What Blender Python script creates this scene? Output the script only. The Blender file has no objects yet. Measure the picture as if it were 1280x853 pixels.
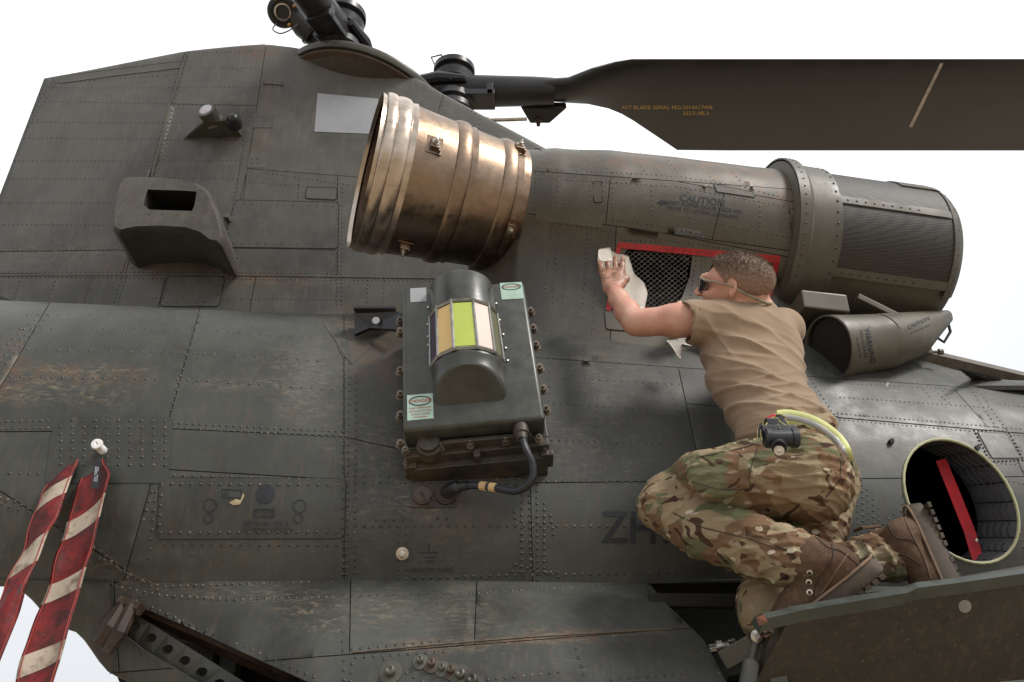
import bpy, bmesh, math, random
import numpy as np
from math import radians, sin, cos, pi, sqrt
from mathutils import Vector, Matrix, noise as mnoise
from mathutils.bvhtree import BVHTree
random.seed(7)
SC = bpy.context.scene
COL = SC.collection

# ------------------------------------------------------------------ camera, sky, light
S = .84                      # metres per drawing unit
F = 995.56
CAMZ = 2.0
PIT = radians(25)
cP, sP = cos(PIT), sin(PIT)
CAM = Vector((0, 0, CAMZ))
cd = bpy.data.cameras.new("camera"); co = bpy.data.objects.new("camera", cd); COL.objects.link(co)
cd.sensor_width = 36; cd.lens = 28; cd.clip_start = .02; cd.clip_end = 5000
co.location = CAM; co.rotation_euler = (radians(90) + PIT, 0, 0)
SC.camera = co
SUN_EL, SUN_AZ = radians(58), radians(40)      # direction to the sun: up, and from +Y towards +X
w = bpy.data.worlds.new("World"); SC.world = w; w.use_nodes = True
nt = w.node_tree; nt.nodes.clear()
def wn(t, **k):
    n = nt.nodes.new(t)
    for a, b in k.items(): setattr(n, a, b)
    return n
out = wn('ShaderNodeOutputWorld'); bg = wn('ShaderNodeBackground'); nt.links.new(bg.outputs[0], out.inputs[0])
sky = wn('ShaderNodeTexSky', sky_type='NISHITA', sun_disc=False, sun_elevation=SUN_EL, sun_rotation=SUN_AZ, dust_density=4.0, air_density=1.0)
tc = wn('ShaderNodeTexCoord')
# cloud deck: the whole sky is covered, thinner and brighter towards the sun
dot = wn('ShaderNodeVectorMath', operation='DOT_PRODUCT')
GL = Vector((sin(radians(-6))*cos(radians(52)), cos(radians(-6))*cos(radians(52)), sin(radians(52))))
dot.inputs[1].default_value = GL
nt.links.new(tc.outputs['Generated'], dot.inputs[0])
mr = wn('ShaderNodeMapRange', interpolation_type='SMOOTHSTEP'); mr.inputs['From Min'].default_value = .62; mr.inputs['From Max'].default_value = .99
mr.inputs['To Min'].default_value = 0; mr.inputs['To Max'].default_value = 1
nt.links.new(dot.outputs['Value'], mr.inputs['Value'])
ns = wn('ShaderNodeTexNoise'); ns.inputs['Scale'].default_value = 2.2; ns.inputs['Detail'].default_value = 5; ns.inputs['Roughness'].default_value = .55
nt.links.new(tc.outputs['Generated'], ns.inputs['Vector'])
cr = wn('ShaderNodeValToRGB'); nt.links.new(mr.outputs[0], cr.inputs[0])
cr.color_ramp.elements[0].color = (6.3, 6.5, 6.8, 1); cr.color_ramp.elements[1].color = (9.8, 9.8, 9.8, 1)
e = cr.color_ramp.elements.new(.45); e.color = (8.6, 8.8, 9.1, 1)
nr = wn('ShaderNodeMapRange'); nr.inputs['From Min'].default_value = .3; nr.inputs['From Max'].default_value = .7
nr.inputs['To Min'].default_value = .86; nr.inputs['To Max'].default_value = 1.12
nt.links.new(ns.outputs['Fac'], nr.inputs['Value'])
mu = wn('ShaderNodeVectorMath', operation='SCALE'); nt.links.new(cr.outputs[0], mu.inputs[0]); nt.links.new(nr.outputs[0], mu.inputs['Scale'])
mx = wn('ShaderNodeMix', data_type='RGBA'); mx.inputs['Factor'].default_value = .93
nt.links.new(sky.outputs[0], mx.inputs['A']); nt.links.new(mu.outputs[0], mx.inputs['B'])
nt.links.new(mx.outputs['Result'], bg.inputs[0]); bg.inputs[1].default_value = .10
sl = bpy.data.lights.new("sun", 'SUN'); so = bpy.data.objects.new("sun", sl); COL.objects.link(so)
sl.energy = 2.0; sl.angle = radians(14); sl.color = (1, .96, .9)
sd = Vector((sin(radians(62))*cos(radians(50)), -cos(radians(62))*cos(radians(50)), sin(radians(50))))
so.rotation_euler = sd.to_track_quat('Z', 'Y').to_euler()
sky.sun_elevation = radians(50); sky.sun_rotation = math.atan2(sd.x, sd.y)
SC.view_settings.view_transform = 'Standard'; SC.view_settings.look = 'None'
SC.view_settings.exposure = 0.50; SC.view_settings.gamma = 1
SC.cycles.max_bounces = 6; SC.cycles.diffuse_bounces = 3; SC.cycles.glossy_bounces = 3

# ------------------------------------------------------------------ geometry helpers
def ray(px, py):
    u = (px-640)/F; w_ = (426.5-py)/F
    return Vector((u, cP-w_*sP, sP+w_*cP))
def at(px, py, Y):
    d = ray(px, py); return CAM + d*(Y*S/d.y)
def W(x, Y, z): return Vector((x*S, Y*S, CAMZ+(z-1.5)*S))
def proj(p):
    d = p-CAM; z = d.y*cP+d.z*sP; u = d.x; v = -d.y*sP+d.z*cP
    if z < .01: z = .01
    return (640+u/z*F, 426.5-v/z*F)
def mk(name, verts, faces, mat=None, parent=None, smooth=True, kind=None, mats=None, fm=None):
    me = bpy.data.meshes.new(name); me.from_pydata([tuple(v) for v in verts], [], faces)
    o = bpy.data.objects.new(name, me); COL.objects.link(o)
    if mats:
        for m in mats: me.materials.append(m)
        if fm: me.polygons.foreach_set('material_index', fm)
    elif mat: me.materials.append(mat)
    if smooth: me.polygons.foreach_set('use_smooth', [True]*len(me.polygons))
    me.update()
    par(o, parent)
    if kind: o['kind'] = kind
    return o
def par(o, p):
    if p is None: return
    o.parent = p; q = p; m = Matrix.Identity(4)
    m = Matrix.Translation(WL.get(p.name, Vector((0, 0, 0))))
    o.matrix_parent_inverse = m.inverted()
WL = {}
def empty(name, loc, label, cat, group=None):
    o = bpy.data.objects.new(name, None); COL.objects.link(o); o.location = loc; o.empty_display_size = .1
    o['label'] = label; o['category'] = cat
    if group: o['group'] = group
    WL[o.name] = Vector(loc)
    return o
def frombm(name, bm, mat, parent=None, smooth=True, kind=None, bev=0, auto=None):
    bmesh.ops.recalc_face_normals(bm, faces=bm.faces)
    me = bpy.data.meshes.new(name); bm.to_mesh(me); bm.free()
    o = bpy.data.objects.new(name, me); COL.objects.link(o); me.materials.append(mat)
    if smooth:
        me.polygons.foreach_set('use_smooth', [True]*len(me.polygons))
        if auto is not None: me.set_sharp_from_angle(angle=radians(auto))
    par(o, parent)
    if kind: o['kind'] = kind
    return o
class MB:
    """collects simple solids into one mesh"""
    def __init__(s): s.v = []; s.f = []; s.m = []; s.cm = 0
    def add(s, vs, fs):
        n = len(s.v); s.v += [Vector(v) for v in vs]; s.f += [tuple(i+n for i in f) for f in fs]; s.m += [s.cm]*len(fs)
    def box(s, c, ex, ey, ez):      # half vectors
        c = Vector(c); vs = [c+a*ex+b*ey+d*ez for a in (-1, 1) for b in (-1, 1) for d in (-1, 1)]
        s.add(vs, [(0, 1, 3, 2), (4, 6, 7, 5), (0, 4, 5, 1), (2, 3, 7, 6), (0, 2, 6, 4), (1, 5, 7, 3)])
    def tube(s, pts, r, n=10, cap=True, closed=False):
        pts = [Vector(p) for p in pts]; N = len(pts)
        rr = r if isinstance(r, (list, tuple)) else [r]*N
        t0 = (pts[1]-pts[0]).normalized(); up = Vector((0, 0, 1)) if abs(t0.z) < .9 else Vector((1, 0, 0))
        a = t0.cross(up).normalized(); rings = []
        for i, p in enumerate(pts):
            if closed: t = (pts[(i+1) % N]-pts[i-1]).normalized()
            else: t = (pts[min(i+1, N-1)]-pts[max(i-1, 0)]).normalized()
            a = (a-t*a.dot(t)).normalized(); b = t.cross(a)
            rings.append([p+(a*cos(2*pi*k/n)+b*sin(2*pi*k/n))*rr[i] for k in range(n)])
        vs = [v for g in rings for v in g]; fs = []
        for i in range(N if closed else N-1):
            j = (i+1) % N
            for k in range(n): fs.append((i*n+k, i*n+(k+1) % n, j*n+(k+1) % n, j*n+k))
        if cap and not closed: fs += [tuple(range(n))[::-1], tuple((N-1)*n+k for k in range(n))]
        s.add(vs, fs)
    def lathe(s, o, ax, prof, n=24, closed=False):      # prof [(dist along ax, radius)]
        o = Vector(o); ax = Vector(ax).normalized(); up = Vector((0, 0, 1)) if abs(ax.z) < .9 else Vector((1, 0, 0))
        a = ax.cross(up).normalized(); b = ax.cross(a)
        vs = []; fs = []
        for (d, r) in prof:
            for k in range(n): vs.append(o+ax*d+(a*cos(2*pi*k/n)+b*sin(2*pi*k/n))*max(r, 1e-5))
        P = len(prof)
        for i in range(P if closed else P-1):
            j = (i+1) % P
            for k in range(n): fs.append((i*n+k, i*n+(k+1) % n, j*n+(k+1) % n, j*n+k))
        s.add(vs, fs)
    def build(s, name, mat, parent=None, smooth=True, auto=35, kind=None, bev=0):
        bm = bmesh.new(); me = bpy.data.meshes.new('t'); me.from_pydata([tuple(v) for v in s.v], [], s.f); bm.from_mesh(me)
        bpy.data.meshes.remove(me)
        if bev: bmesh.ops.bevel(bm, geom=bm.edges[:], offset=bev, segments=2, profile=.6, affect='EDGES', clamp_overlap=True)
        return frombm(name, bm, mat, parent, smooth, kind, auto=auto)

# ------------------------------------------------------------------ materials
def newmat(name):
    m = bpy.data.materials.new(name); m.use_nodes = True; m.node_tree.nodes.clear(); return m
class G:
    def __init__(s, m):
        s.t = m.node_tree; s.o = s.n('ShaderNodeOutputMaterial'); s.b = s.n('ShaderNodeBsdfPrincipled'); s.l(s.b.outputs[0], s.o.inputs[0])
        s.tc = s.n('ShaderNodeTexCoord'); s.co = s.tc.outputs['Object']
    def n(s, t, **k):
        x = s.t.nodes.new(t)
        for a, b in k.items(): setattr(x, a, b)
        return x
    def l(s, a, b): s.t.links.new(a, b)
    def noise(s, scale, detail=4, rough=.55, stretch=None, dist=0, co=None, rot=None):
        x = s.n('ShaderNodeTexNoise'); x.inputs['Scale'].default_value = scale; x.inputs['Detail'].default_value = detail
        x.inputs['Roughness'].default_value = rough; x.inputs['Distortion'].default_value = dist
        c = co or s.co
        if stretch or rot:
            mp = s.n('ShaderNodeMapping'); mp.inputs['Scale'].default_value = stretch or (1, 1, 1)
            if rot: mp.inputs['Rotation'].default_value = rot
            s.l(c, mp.inputs[0]); c = mp.outputs[0]
        s.l(c, x.inputs['Vector']); return x.outputs['Fac']
    def rng(s, v, a, b, c=0, d=1, smooth=True):
        x = s.n('ShaderNodeMapRange'); x.interpolation_type = 'SMOOTHSTEP' if smooth else 'LINEAR'
        s.l(v, x.inputs['Value'])
        for k, q in zip(('From Min', 'From Max', 'To Min', 'To Max'), (a, b, c, d)): x.inputs[k].default_value = q
        return x.outputs[0]
    def mix(s, f, a, b, typ='MIX'):
        x = s.n('ShaderNodeMix', data_type='RGBA', blend_type=typ)
        for k, q in (('Factor', f), ('A', a), ('B', b)):
            if isinstance(q, (int, float)): x.inputs[k].default_value = q
            elif isinstance(q, tuple): x.inputs[k].default_value = q+(1,)
            else: s.l(q, x.inputs[k])
        return x.outputs['Result']
    def math(s, op, a, b=0):
        x = s.n('ShaderNodeMath', operation=op)
        for i, q in enumerate((a, b)):
            if isinstance(q, (int, float)): x.inputs[i].default_value = q
            else: s.l(q, x.inputs[i])
        return x.outputs[0]
    def bump(s, h, dist, strength=1, prev=None):
        x = s.n('ShaderNodeBump'); x.inputs['Distance'].default_value = dist; x.inputs['Strength'].default_value = strength
        s.l(h, x.inputs['Height'])
        if prev: s.l(prev, x.inputs['Normal'])
        return x.outputs[0]
    def set(s, **k):
        for a, q in k.items():
            i = s.b.inputs[a.replace('_', ' ')]
            if isinstance(q, tuple): i.default_value = q+(1,)
            elif isinstance(q, (int, float)): i.default_value = q
            else: s.l(q, i)
def paint(name, base, dark=.62, rough=.42, dirt=(.10, .07, .045), scratch=.5, wear=True, spec=.5):
    m = newmat(name); g = G(m)
    n1 = g.noise(2.3, 6, .6); n2 = g.noise(14, 5, .65); st = g.noise(9, 4, .6, (7, 7, .7)); fine = g.noise(160, 2)
    c = g.mix(g.rng(n1, .35, .7), tuple(b*1.12 for b in base), tuple(b*dark for b in base))
    c = g.mix(g.math('MULTIPLY', g.rng(n2, .45, .75), .35), c, tuple(b*1.7 for b in base))
    c = g.mix(g.math('MULTIPLY', g.rng(st, .5, .72), .5), c, dirt)
    c = g.mix(g.math('MULTIPLY', g.rng(g.noise(45, 5, .75, (1, 1, .12)), .5, .75), .35), c, tuple(b*1.9 for b in base))
    oi = g.n('ShaderNodeObjectInfo'); v = g.rng(oi.outputs['Random'], 0, 1, .86, 1.16, False)
    hs = g.n('ShaderNodeVectorMath', operation='SCALE'); g.l(c, hs.inputs[0]); g.l(v, hs.inputs['Scale']); c = hs.outputs[0]
    # fine scratches
    sc1 = g.noise(30, 3, .7, (1, 1, 16), rot=(0, .8, 0)); sc2 = g.noise(26, 3, .7, (.6, 1, 18), rot=(0, -1.2, 0))
    sm = g.math('MULTIPLY', g.math('MAXIMUM', g.rng(sc1, .68, .74), g.rng(sc2, .68, .73)), scratch)
    sm = g.math('MULTIPLY', sm, g.rng(g.noise(3.5, 3), .45, .6))
    c = g.mix(sm, c, (.26, .23, .18))
    if wear:
        at_ = g.n('ShaderNodeAttribute', attribute_name='wear'); sp = g.n('ShaderNodeSeparateColor'); g.l(at_.outputs['Color'], sp.inputs[0])
        wn1 = g.noise(22, 6, .75); wn2 = g.noise(38, 9, .85, (.7, 1, 2.3), dist=.6); wn3 = g.noise(6, 5, .7, (3, 3, 1))
        rf = g.math('MULTIPLY', sp.outputs[0], g.rng(wn1, .40, .68, 0, .8))
        c = g.mix(rf, c, (.19, .085, .036))
        tf = g.math('MULTIPLY', sp.outputs[1], g.rng(wn2, .48, .64, 0, .75))
        c = g.mix(tf, c, (.34, .27, .18))
        df = g.math('MULTIPLY', sp.outputs[2], g.rng(wn3, .25, .7, .2, .7))
        c = g.mix(df, c, (.022, .02, .016))
    g.set(Base_Color=c, Specular_IOR_Level=spec)
    g.set(Roughness=g.rng(g.noise(7, 5, .7), .3, .75, rough-.04, rough+.14))
    b1 = g.bump(g.noise(3.2, 2), .016, .6); b2 = g.bump(fine, .0006, .5, b1); g.set(Normal=b2)
    return m
def plain(name, col, rough=.5, metal=0, var=.25, bump=.0005, scale=30, spec=.5, var2=None, **k):
    m = newmat(name); g = G(m)
    n = g.noise(scale, 5, .65); n2 = g.noise(scale*.17, 3)
    c = g.mix(g.rng(n, .3, .7), tuple(c*(1-var) for c in col), tuple(min(1, c*(1+var)) for c in col))
    c = g.mix(g.rng(n2, .4, .7, 0, .5), c, var2 or tuple(c*(1-var) for c in col))
    g.set(Base_Color=c, Roughness=g.rng(n, .2, .8, max(.05, rough-.08), min(1, rough+.1)), Metallic=metal, Specular_IOR_Level=spec)
    if bump: g.set(Normal=g.bump(n, bump, .7))
    g.set(**k)
    return m
P_BODY = paint('fuselage_paint', (.056, .058, .051), rough=.43, spec=.38)
P_PYL = paint('pylon_paint', (.096, .092, .079), rough=.46, scratch=.35)
P_NAC = paint('nacelle_paint', (.080, .071, .052), rough=.38, scratch=.25, dark=.75)
P_LIGHT = paint('light_olive_paint', (.088, .080, .058), rough=.45, scratch=.2, dark=.8, wear=False)
P_PART = paint('olive_part_paint', (.075, .074, .058), rough=.38, wear=False)
P_PLAT = paint('platform_paint', (.032, .026, .018), rough=.5, wear=False, scratch=.25)
M_UNDER = plain('sealant_black', (.018, .017, .015), .7)
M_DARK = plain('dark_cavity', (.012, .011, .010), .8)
M_RIV = plain('rivet_paint', (.040, .037, .031), .27, scale=60)
M_RIVL = plain('worn_rivet', (.11, .085, .06), .4, scale=60)
M_GREY = plain('grey_patch', (.34, .35, .37), .45, var=.06, scale=12)
M_BLADE = plain('blade_rubber', (.0145, .0125, .0125), .40, var=.4, scale=4, bump=.001, var2=(.024, .020, .020))
M_BLK = plain('black_metal', (.022, .022, .025), .36, var=.4, scale=20)
M_YEL = plain('yellow_band', (.62, .38, .04), .5, var=.15)
M_RUST = plain('rusty_steel', (.045, .026, .016), .6, var=.6, scale=35, bump=.002, var2=(.04, .03, .022))
M_STEEL = plain('bare_steel', (.55, .50, .44), .3, metal=1, var=.2, scale=30)
M_BRASS = plain('brass_nut', (.5, .28, .1), .35, metal=.8, var=.3)
M_RUB = plain('rubber_lip', (.03, .029, .027), .55)

# ------------------------------------------------------------------ lofted skins
def cr1(p0, p1, p2, p3, t):
    return tuple(.5*((2*b)+(-a+c)*t+(2*a-5*b+4*c-d)*t*t+(-a+3*b-3*c+d)*t**3) for a, b, c, d in zip(p0, p1, p2, p3))
def crv(P, t):
    n = len(P)-1; x = min(max(t, 0), 1)*n; i = min(int(x), n-1); f = x-i
    return cr1(P[max(i-1, 0)], P[i], P[i+1], P[min(i+2, n)], f)
def ss(a, b, x):
    x = min(max((x-a)/(b-a), 0), 1); return x*x*(3-2*x)
def loft(stations, xs, nt_, f=None):
    """stations [(x,[(Y,z)..])]; returns grid verts in world, faces"""
    V = []
    for x in xs:
        i = 0
        while i < len(stations)-2 and x > stations[i+1][0]: i += 1
        a, b = stations[i], stations[i+1]; k = ss(a[0], b[0], x)
        for j in range(nt_+1):
            pa = crv(a[1], j/nt_); pb = crv(b[1], j/nt_)
            Y = pa[0]*(1-k)+pb[0]*k; z = pa[1]*(1-k)+pb[1]*k
            V.append(W(x, Y+.1*x, z) if not f else f(x, Y, z))
    n = nt_+1; Fc = []
    for i in range(len(xs)-1):
        for j in range(nt_): Fc.append((i*n+j, (i+1)*n+j, (i+1)*n+j+1, i*n+j+1))
    return V, Fc
def lin(a, b, n): return [a+(b-a)*i/n for i in range(n+1)]
LT = [(3.1, 2.75), (2.95, 2.6), (2.85, 2.7), (2.84, 2.76), (2.95, 2.91), (3.16, 3.06), (3.5, 3.13), (3.95, 3.15)]
LT2 = [(2.85, 2.12), (2.76, 2.16), (2.74, 2.42), (2.80, 2.68), (2.95, 2.91), (3.16, 3.06), (3.5, 3.13), (3.95, 3.15)]
LH = [(2.775, 1.86), (2.70, 2.12), (2.72, 2.42), (2.80, 2.68), (2.95, 2.91), (3.16, 3.06), (3.5, 3.13), (3.95, 3.15)]
MH = [(2.775, 1.86), (2.70, 2.12), (2.745, 2.42), (2.86, 2.72), (3.04, 3.0), (3.27, 3.32), (3.56, 3.68), (3.82, 4.05)]
XH = [(2.775, 1.86), (2.70, 2.12), (2.74, 2.42), (2.85, 2.70), (3.02, 2.94), (3.25, 3.12), (3.56, 3.28), (3.95, 3.42)]
NH = [(2.775, 1.86), (2.70, 2.12), (2.75, 2.40), (2.87, 2.66), (3.04, 2.88), (3.25, 3.06), (3.56, 3.2), (4.0, 3.3)]
RH = [(2.775, 1.86), (2.70, 2.12), (2.745, 2.36), (2.84, 2.58), (3.0, 2.77), (3.2, 2.90), (3.5, 2.98), (4.2, 3.01)]
body = loft([(-5, LT), (-2.2, LT2), (-1.62, LH), (-.86, LH), (-.66, XH), (-.05, XH), (.22, MH), (1.25, MH), (1.62, NH), (2.3, RH), (6, RH)], lin(-5, 4.6, 330), 44)
def pod(top, bulge, zb=.2):
    return [(4.4, .5+zb), (3.3, .62+zb), (2.76-bulge*.9, 1.05+zb*.6), (2.78-bulge*1.15, 1.38+zb*.3), (2.78-bulge, 1.62+zb*.1), (2.77-bulge*.5, top-.10), (2.765-bulge*.10, top-.02), (2.765, top)]
def tailp(zb, top):
    m = (zb+top)/2; return [(4.4, zb+1.6), (3.7, zb+.8), (3.15, zb+.25), (2.93, zb+.07), (2.84, zb+.02), (2.80, m), (2.772, max(top-.03, m+.005)), (2.765, top)]
podg = loft([(-5, tailp(2.6, 2.62)), (-2.2, tailp(2.15, 2.17)), (-1.85, tailp(1.98, 2.0)), (-1.62, tailp(1.85, 1.885)), (-1.42, tailp(1.72, 1.885)), (-1.24, tailp(1.585, 1.885)), (-1.08, tailp(1.40, 1.885)), (-.8, pod(1.89, .14)), (-.55, pod(1.90, .26)), (0, pod(1.90, .34)), (6, pod(1.92, .34))], lin(-5, 4.6, 330), 40)
# pylon (aft rotor tower): side skin, leading edge and top
def pylg():
    V = []; nx, nz = 90, 60; 
    def lead(z): 
        P = [(5.40, -.95), (5.30, -.58), (5.20, -.36), (5.08, -.06), (4.94, .27), (4.7, .75), (4.3, 1.1), (3.0, 1.3)]
        if z >= P[0][0]: return P[0][1]
        for a, b in zip(P, P[1:]):
            if b[0] <= z <= a[0]: return b[1]+(a[1]-b[1])*(z-b[0])/(a[0]-b[0])
        return P[-1][1]
    def top(x):      # z of the upper edge
        P = [(-3.05, 5.195), (-2.94, 5.215), (-2.12, 5.36), (-1.6, 5.40), (-1.4, 5.37), (-1.08, 5.27), (-.6, 5.12), (-.43, 5.0), (-.2, 4.86), (.25, 4.61), (.7, 4.4), (1.1, 4.2)]
        if x <= P[0][0]: return P[0][1]
        for a, b in zip(P, P[1:]):
            if a[0] <= x <= b[0]: return a[1]+(b[1]-a[1])*(x-a[0])/(b[0]-a[0])
        return P[-1][1]
    for i in range(nx+1):
        xt = -3.02+4.1*i/nx
        ztop = top(xt)
        for j in range(nz+1):
            z = 3.0+(ztop-3.0)*j/nz
            x = xt-.10*(1-j/nz)*(1-i/nx)
            half = .45+.04*(1-j/nz)
            ch = ss(-3.3, -1.6, x)*.10+.36
            nose = max(0, (x-(-1.0))/(2.05)); th = ch*sqrt(max(0, 1-nose**1.9)) if nose > 0 else ch
            Yc = 4.28
            V.append(W(x, Yc-th+.03, z))
        z = ztop                     # rounded top edge over to the far side
        for q in range(1, 5):
            a = q/4*pi/2; V.append(W(xt, 4.31-th+.05*(1-cos(a))+(.4 if q == 4 else 0), ztop+.035*sin(a)))
    n = nz+5; Fc = [(i*n+j, (i+1)*n+j, (i+1)*n+j+1, i*n+j+1) for i in range(nx) for j in range(n-1)]
    # blunt trailing edge
    base = len(V); 
    for j in range(nz+5): 
        p = V[j]; V.append(Vector((p.x+.02, 4.9*S, p.z)))
    Fc += [(base+j, j, j+1, base+j+1) for j in range(nz+4)]
    return V, Fc
pyl = pylg()
# engine axis
E0 = at(463, 216, 2.95); E1 = at(650, 266, 3.2); E2 = at(958, 306, 3.34); E3 = at(1140, 331, 3.42)
def axf(p, q):
    a = (q-p).normalized(); near = Vector((0, -1, 0)); near = (near-a*near.dot(a)).normalized(); up = near.cross(a)
    if up.z < 0: up = -up
    return a, near, up
BV = {}
BV['body'] = BVHTree.FromPolygons(body[0], body[1])
BV['pod'] = BVHTree.FromPolygons(podg[0], podg[1])
BV['pyl'] = BVHTree.FromPolygons(pyl[0], pyl[1])
def hit(px, py, tg=('body', 'pod', 'pyl', 'nac')):
    d = ray(px, py).normalized(); best = None
    for t in (tg if isinstance(tg, (tuple, list)) else (tg,)):
        if t not in BV: continue
        h = BV[t].ray_cast(CAM, d)
        if h[0] is not None and (best is None or h[3] < best[3]): best = h
    if best is None: return None
    n = best[1]
    if n.dot(d) > 0: n = -n
    return best[0], n
def nacg():
    V = []; ns_ = 90; foot = [(640, 408), (700, 418), (760, 428), (850, 440), (930, 438), (985, 428), (1010, 415), (1040, 400)]
    Rp = [(0, .25), (.12, .27), (.35, .290), (.6, .297), (.85, .300), (1, .305)]
    aM, nM, uM = axf(E1, E2)
    rows = []
    for i in range(ns_+1):
        s = i/ns_; C = E1.lerp(E2, s)
        for a, b in zip(Rp, Rp[1:]):
            if a[0] <= s <= b[0]: R = a[1]+(b[1]-a[1])*ss(0, 1, (s-a[0])/(b[0]-a[0])); break
        row = []
        for q in range(0, 41):
            a = radians(185-q*5.65)            # from far side over the top to the near lower side
            row.append(C+(uM*sin(a)+nM*cos(a))*R)
        x = proj(C)[0]; fx = 640+(x-650)*1.12
        k = (len(foot)-1)*s; j = min(int(k), len(foot)-2); fpx = foot[j][0]+(foot[j+1][0]-foot[j][0])*(k-j); fpy = foot[j][1]+(foot[j+1][1]-foot[j][1])*(k-j)
        h = next(q for q in (hit(fpx, fpy+k_*4, 'body') for k_ in range(40)) if q); Fp = h[0]+Vector((0, .004, -.004))
        P0 = row[-1]; T0 = (row[-1]-row[-2]).normalized(); T1 = (Vector((0, -.25, -1))).normalized()
        L = (Fp-P0).length
        for q in range(1, 19):
            t = q/18; h00 = 2*t**3-3*t*t+1; h10 = t**3-2*t*t+t; h01 = -2*t**3+3*t*t; h11 = t**3-t*t
            row.append(P0*h00+T0*L*h10+Fp*h01+T1*L*.9*h11)
        rows.append(row)
    # close the aft end of the flank, turning in behind the tail pipe
    r0 = rows[0]; ex = []
    for k, (dx, dy) in enumerate([(-.30, .42), (-.17, .22), (-.07, .08), (-.02, .02)]):
        g = [p+Vector((dx*S, dy*S, 0))*ss(24, 46, q) + (E1-p).normalized()*(.0 if q > 40 else .03*(4-k)/4)*(1-ss(24, 46, q)) for q, p in enumerate(r0)]
        ex.append(g)
    rows = ex+rows
    n = len(rows[0]); V = [p for r in rows for p in r]
    Fc = [(i*n+j, i*n+j+1, (i+1)*n+j+1, (i+1)*n+j) for i in range(len(rows)-1) for j in range(n-1)]
    return V, Fc
nac = nacg()
BV['nac'] = BVHTree.FromPolygons(nac[0], nac[1])

# --- wear: rust, tan scuffs and dark areas at their places on the skins: (px, py, rx, ry, angle deg, channel r/t/d, strength)
WEAR = []
def wear_at(p):
    x, y = proj(p); c = [0, 0, 0]
    for (bx, by, rx, ry, an, ch, st) in WEAR:
        dx, dy = x-bx, y-by
        if abs(dx) > rx+ry or abs(dy) > rx+ry: continue
        u = (dx*cos(an)+dy*sin(an))/rx; v = (-dx*sin(an)+dy*cos(an))/ry; q = u*u+v*v
        if q < 1: c[ch] = max(c[ch], st*(1-q)**.7)
    return c
def wr(px, py, rx, ry, an, ch, st=.8): WEAR.append((px, py, rx, ry, radians(an), 'rtd'.index(ch), st))
def wline(pts, half, ch, st=.8):
    for (a, b) in zip(pts, pts[1:]):
        L = math.hypot(b[0]-a[0], b[1]-a[1]); an = math.degrees(math.atan2(b[1]-a[1], b[0]-a[0]))
        wr((a[0]+b[0])/2, (a[1]+b[1])/2, L*.62, half, an, ch, st)
exec_wear = [
 (100, 466, 110, 9, 1, 't', 1), (90, 470, 120, 14, 1, 'r', .6), (60, 490, 130, 22, 1, 't', .75), (300, 478, 90, 7, 3, 't', .7), (8, 470, 30, 60, 10, 'r', .6),
 (380, 480, 60, 60, 0, 't', .45), (470, 450, 60, 40, 20, 'r', .55), (480, 560, 90, 50, 10, 't', .45), (520, 625, 70, 25, 0, 't', .7), (560, 640, 60, 30, 0, 'r', .4),
 (90, 315, 120, 16, 0, 't', .5), (240, 346, 240, 9, 1, 'r', .75), (180, 330, 60, 20, 0, 'r', .7), (360, 350, 120, 10, 0, 't', .5),
 (330, 150, 9, 90, 8, 'r', .6), (200, 200, 12, 140, 16, 't', .35), (320, 65, 30, 12, 0, 'r', .9),
 (300, 740, 160, 14, 2, 't', .6), (390, 765, 60, 30, 20, 't', .75), (580, 770, 60, 45, 0, 't', .6), (600, 775, 70, 40, -20, 'd', .6), (470, 760, 60, 30, 0, 't', .5),
 (640, 800, 230, 6, -4, 't', 1), (640, 800, 230, 5, -4, 'r', .8), (150, 720, 60, 20, 30, 't', .5),
 (300, 720, 220, 30, 1, 'd', .45), (620, 700, 200, 30, 0, 'd', .4), (650, 500, 60, 90, 0, 'd', .5), (730, 560, 120, 60, 15, 't', .32), (760, 470, 90, 40, 20, 't', .4),
 (700, 380, 90, 90, 0, 'd', .75), (820, 660, 60, 70, 0, 'd', .5), (760, 500, 60, 50, 10, 'd', .3), (560, 400, 140, 60, 0, 'd', .4),  # mostly darker areas, below the engine and exhaust among others
 (470, 400, 60, 30, 10, 'r', .5), (430, 400, 40, 12, 5, 't', .6),
 (800, 203, 50, 14, 3, 'r', .9), (850, 207, 22, 20, 30, 'r', .8), (885, 212, 24, 22, 40, 'r', .8), (920, 222, 24, 24, 45, 'r', .9), (960, 232, 40, 26, 45, 'r', .9), (985, 235, 30, 40, 60, 'r', .9), (760, 200, 60, 10, 3, 'r', .5), (990, 215, 26, 20, 45, 'd', .8),
 (690, 205, 30, 20, 0, 't', .3), (820, 240, 160, 16, 5, 't', .25), (700, 278, 60, 8, 5, 'r', .6), (960, 400, 60, 50, 0, 'd', .7),
 (1050, 470, 50, 40, 0, 'd', .6), (1120, 500, 26, 14, 60, 't', .6), (1040, 560, 60, 60, 0, 't', .35), (1150, 600, 30, 60, 10, 't', .3), (1230, 500, 60, 40, 30, 't', .25), (1200, 470, 40, 8, 10, 't', .5),
 (300, 650, 120, 60, 0, 't', .22), (560, 690, 80, 40, 0, 't', .25), (460, 640, 40, 80, 0, 't', .3), (250, 560, 200, 20, 0, 'd', .3)]
for a in exec_wear: wr(*a)

HEL = empty('helicopter', (0, 4.4*S, 0), 'dark olive military helicopter, its rear pylon, engine and side filling the view', 'helicopter')

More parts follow.
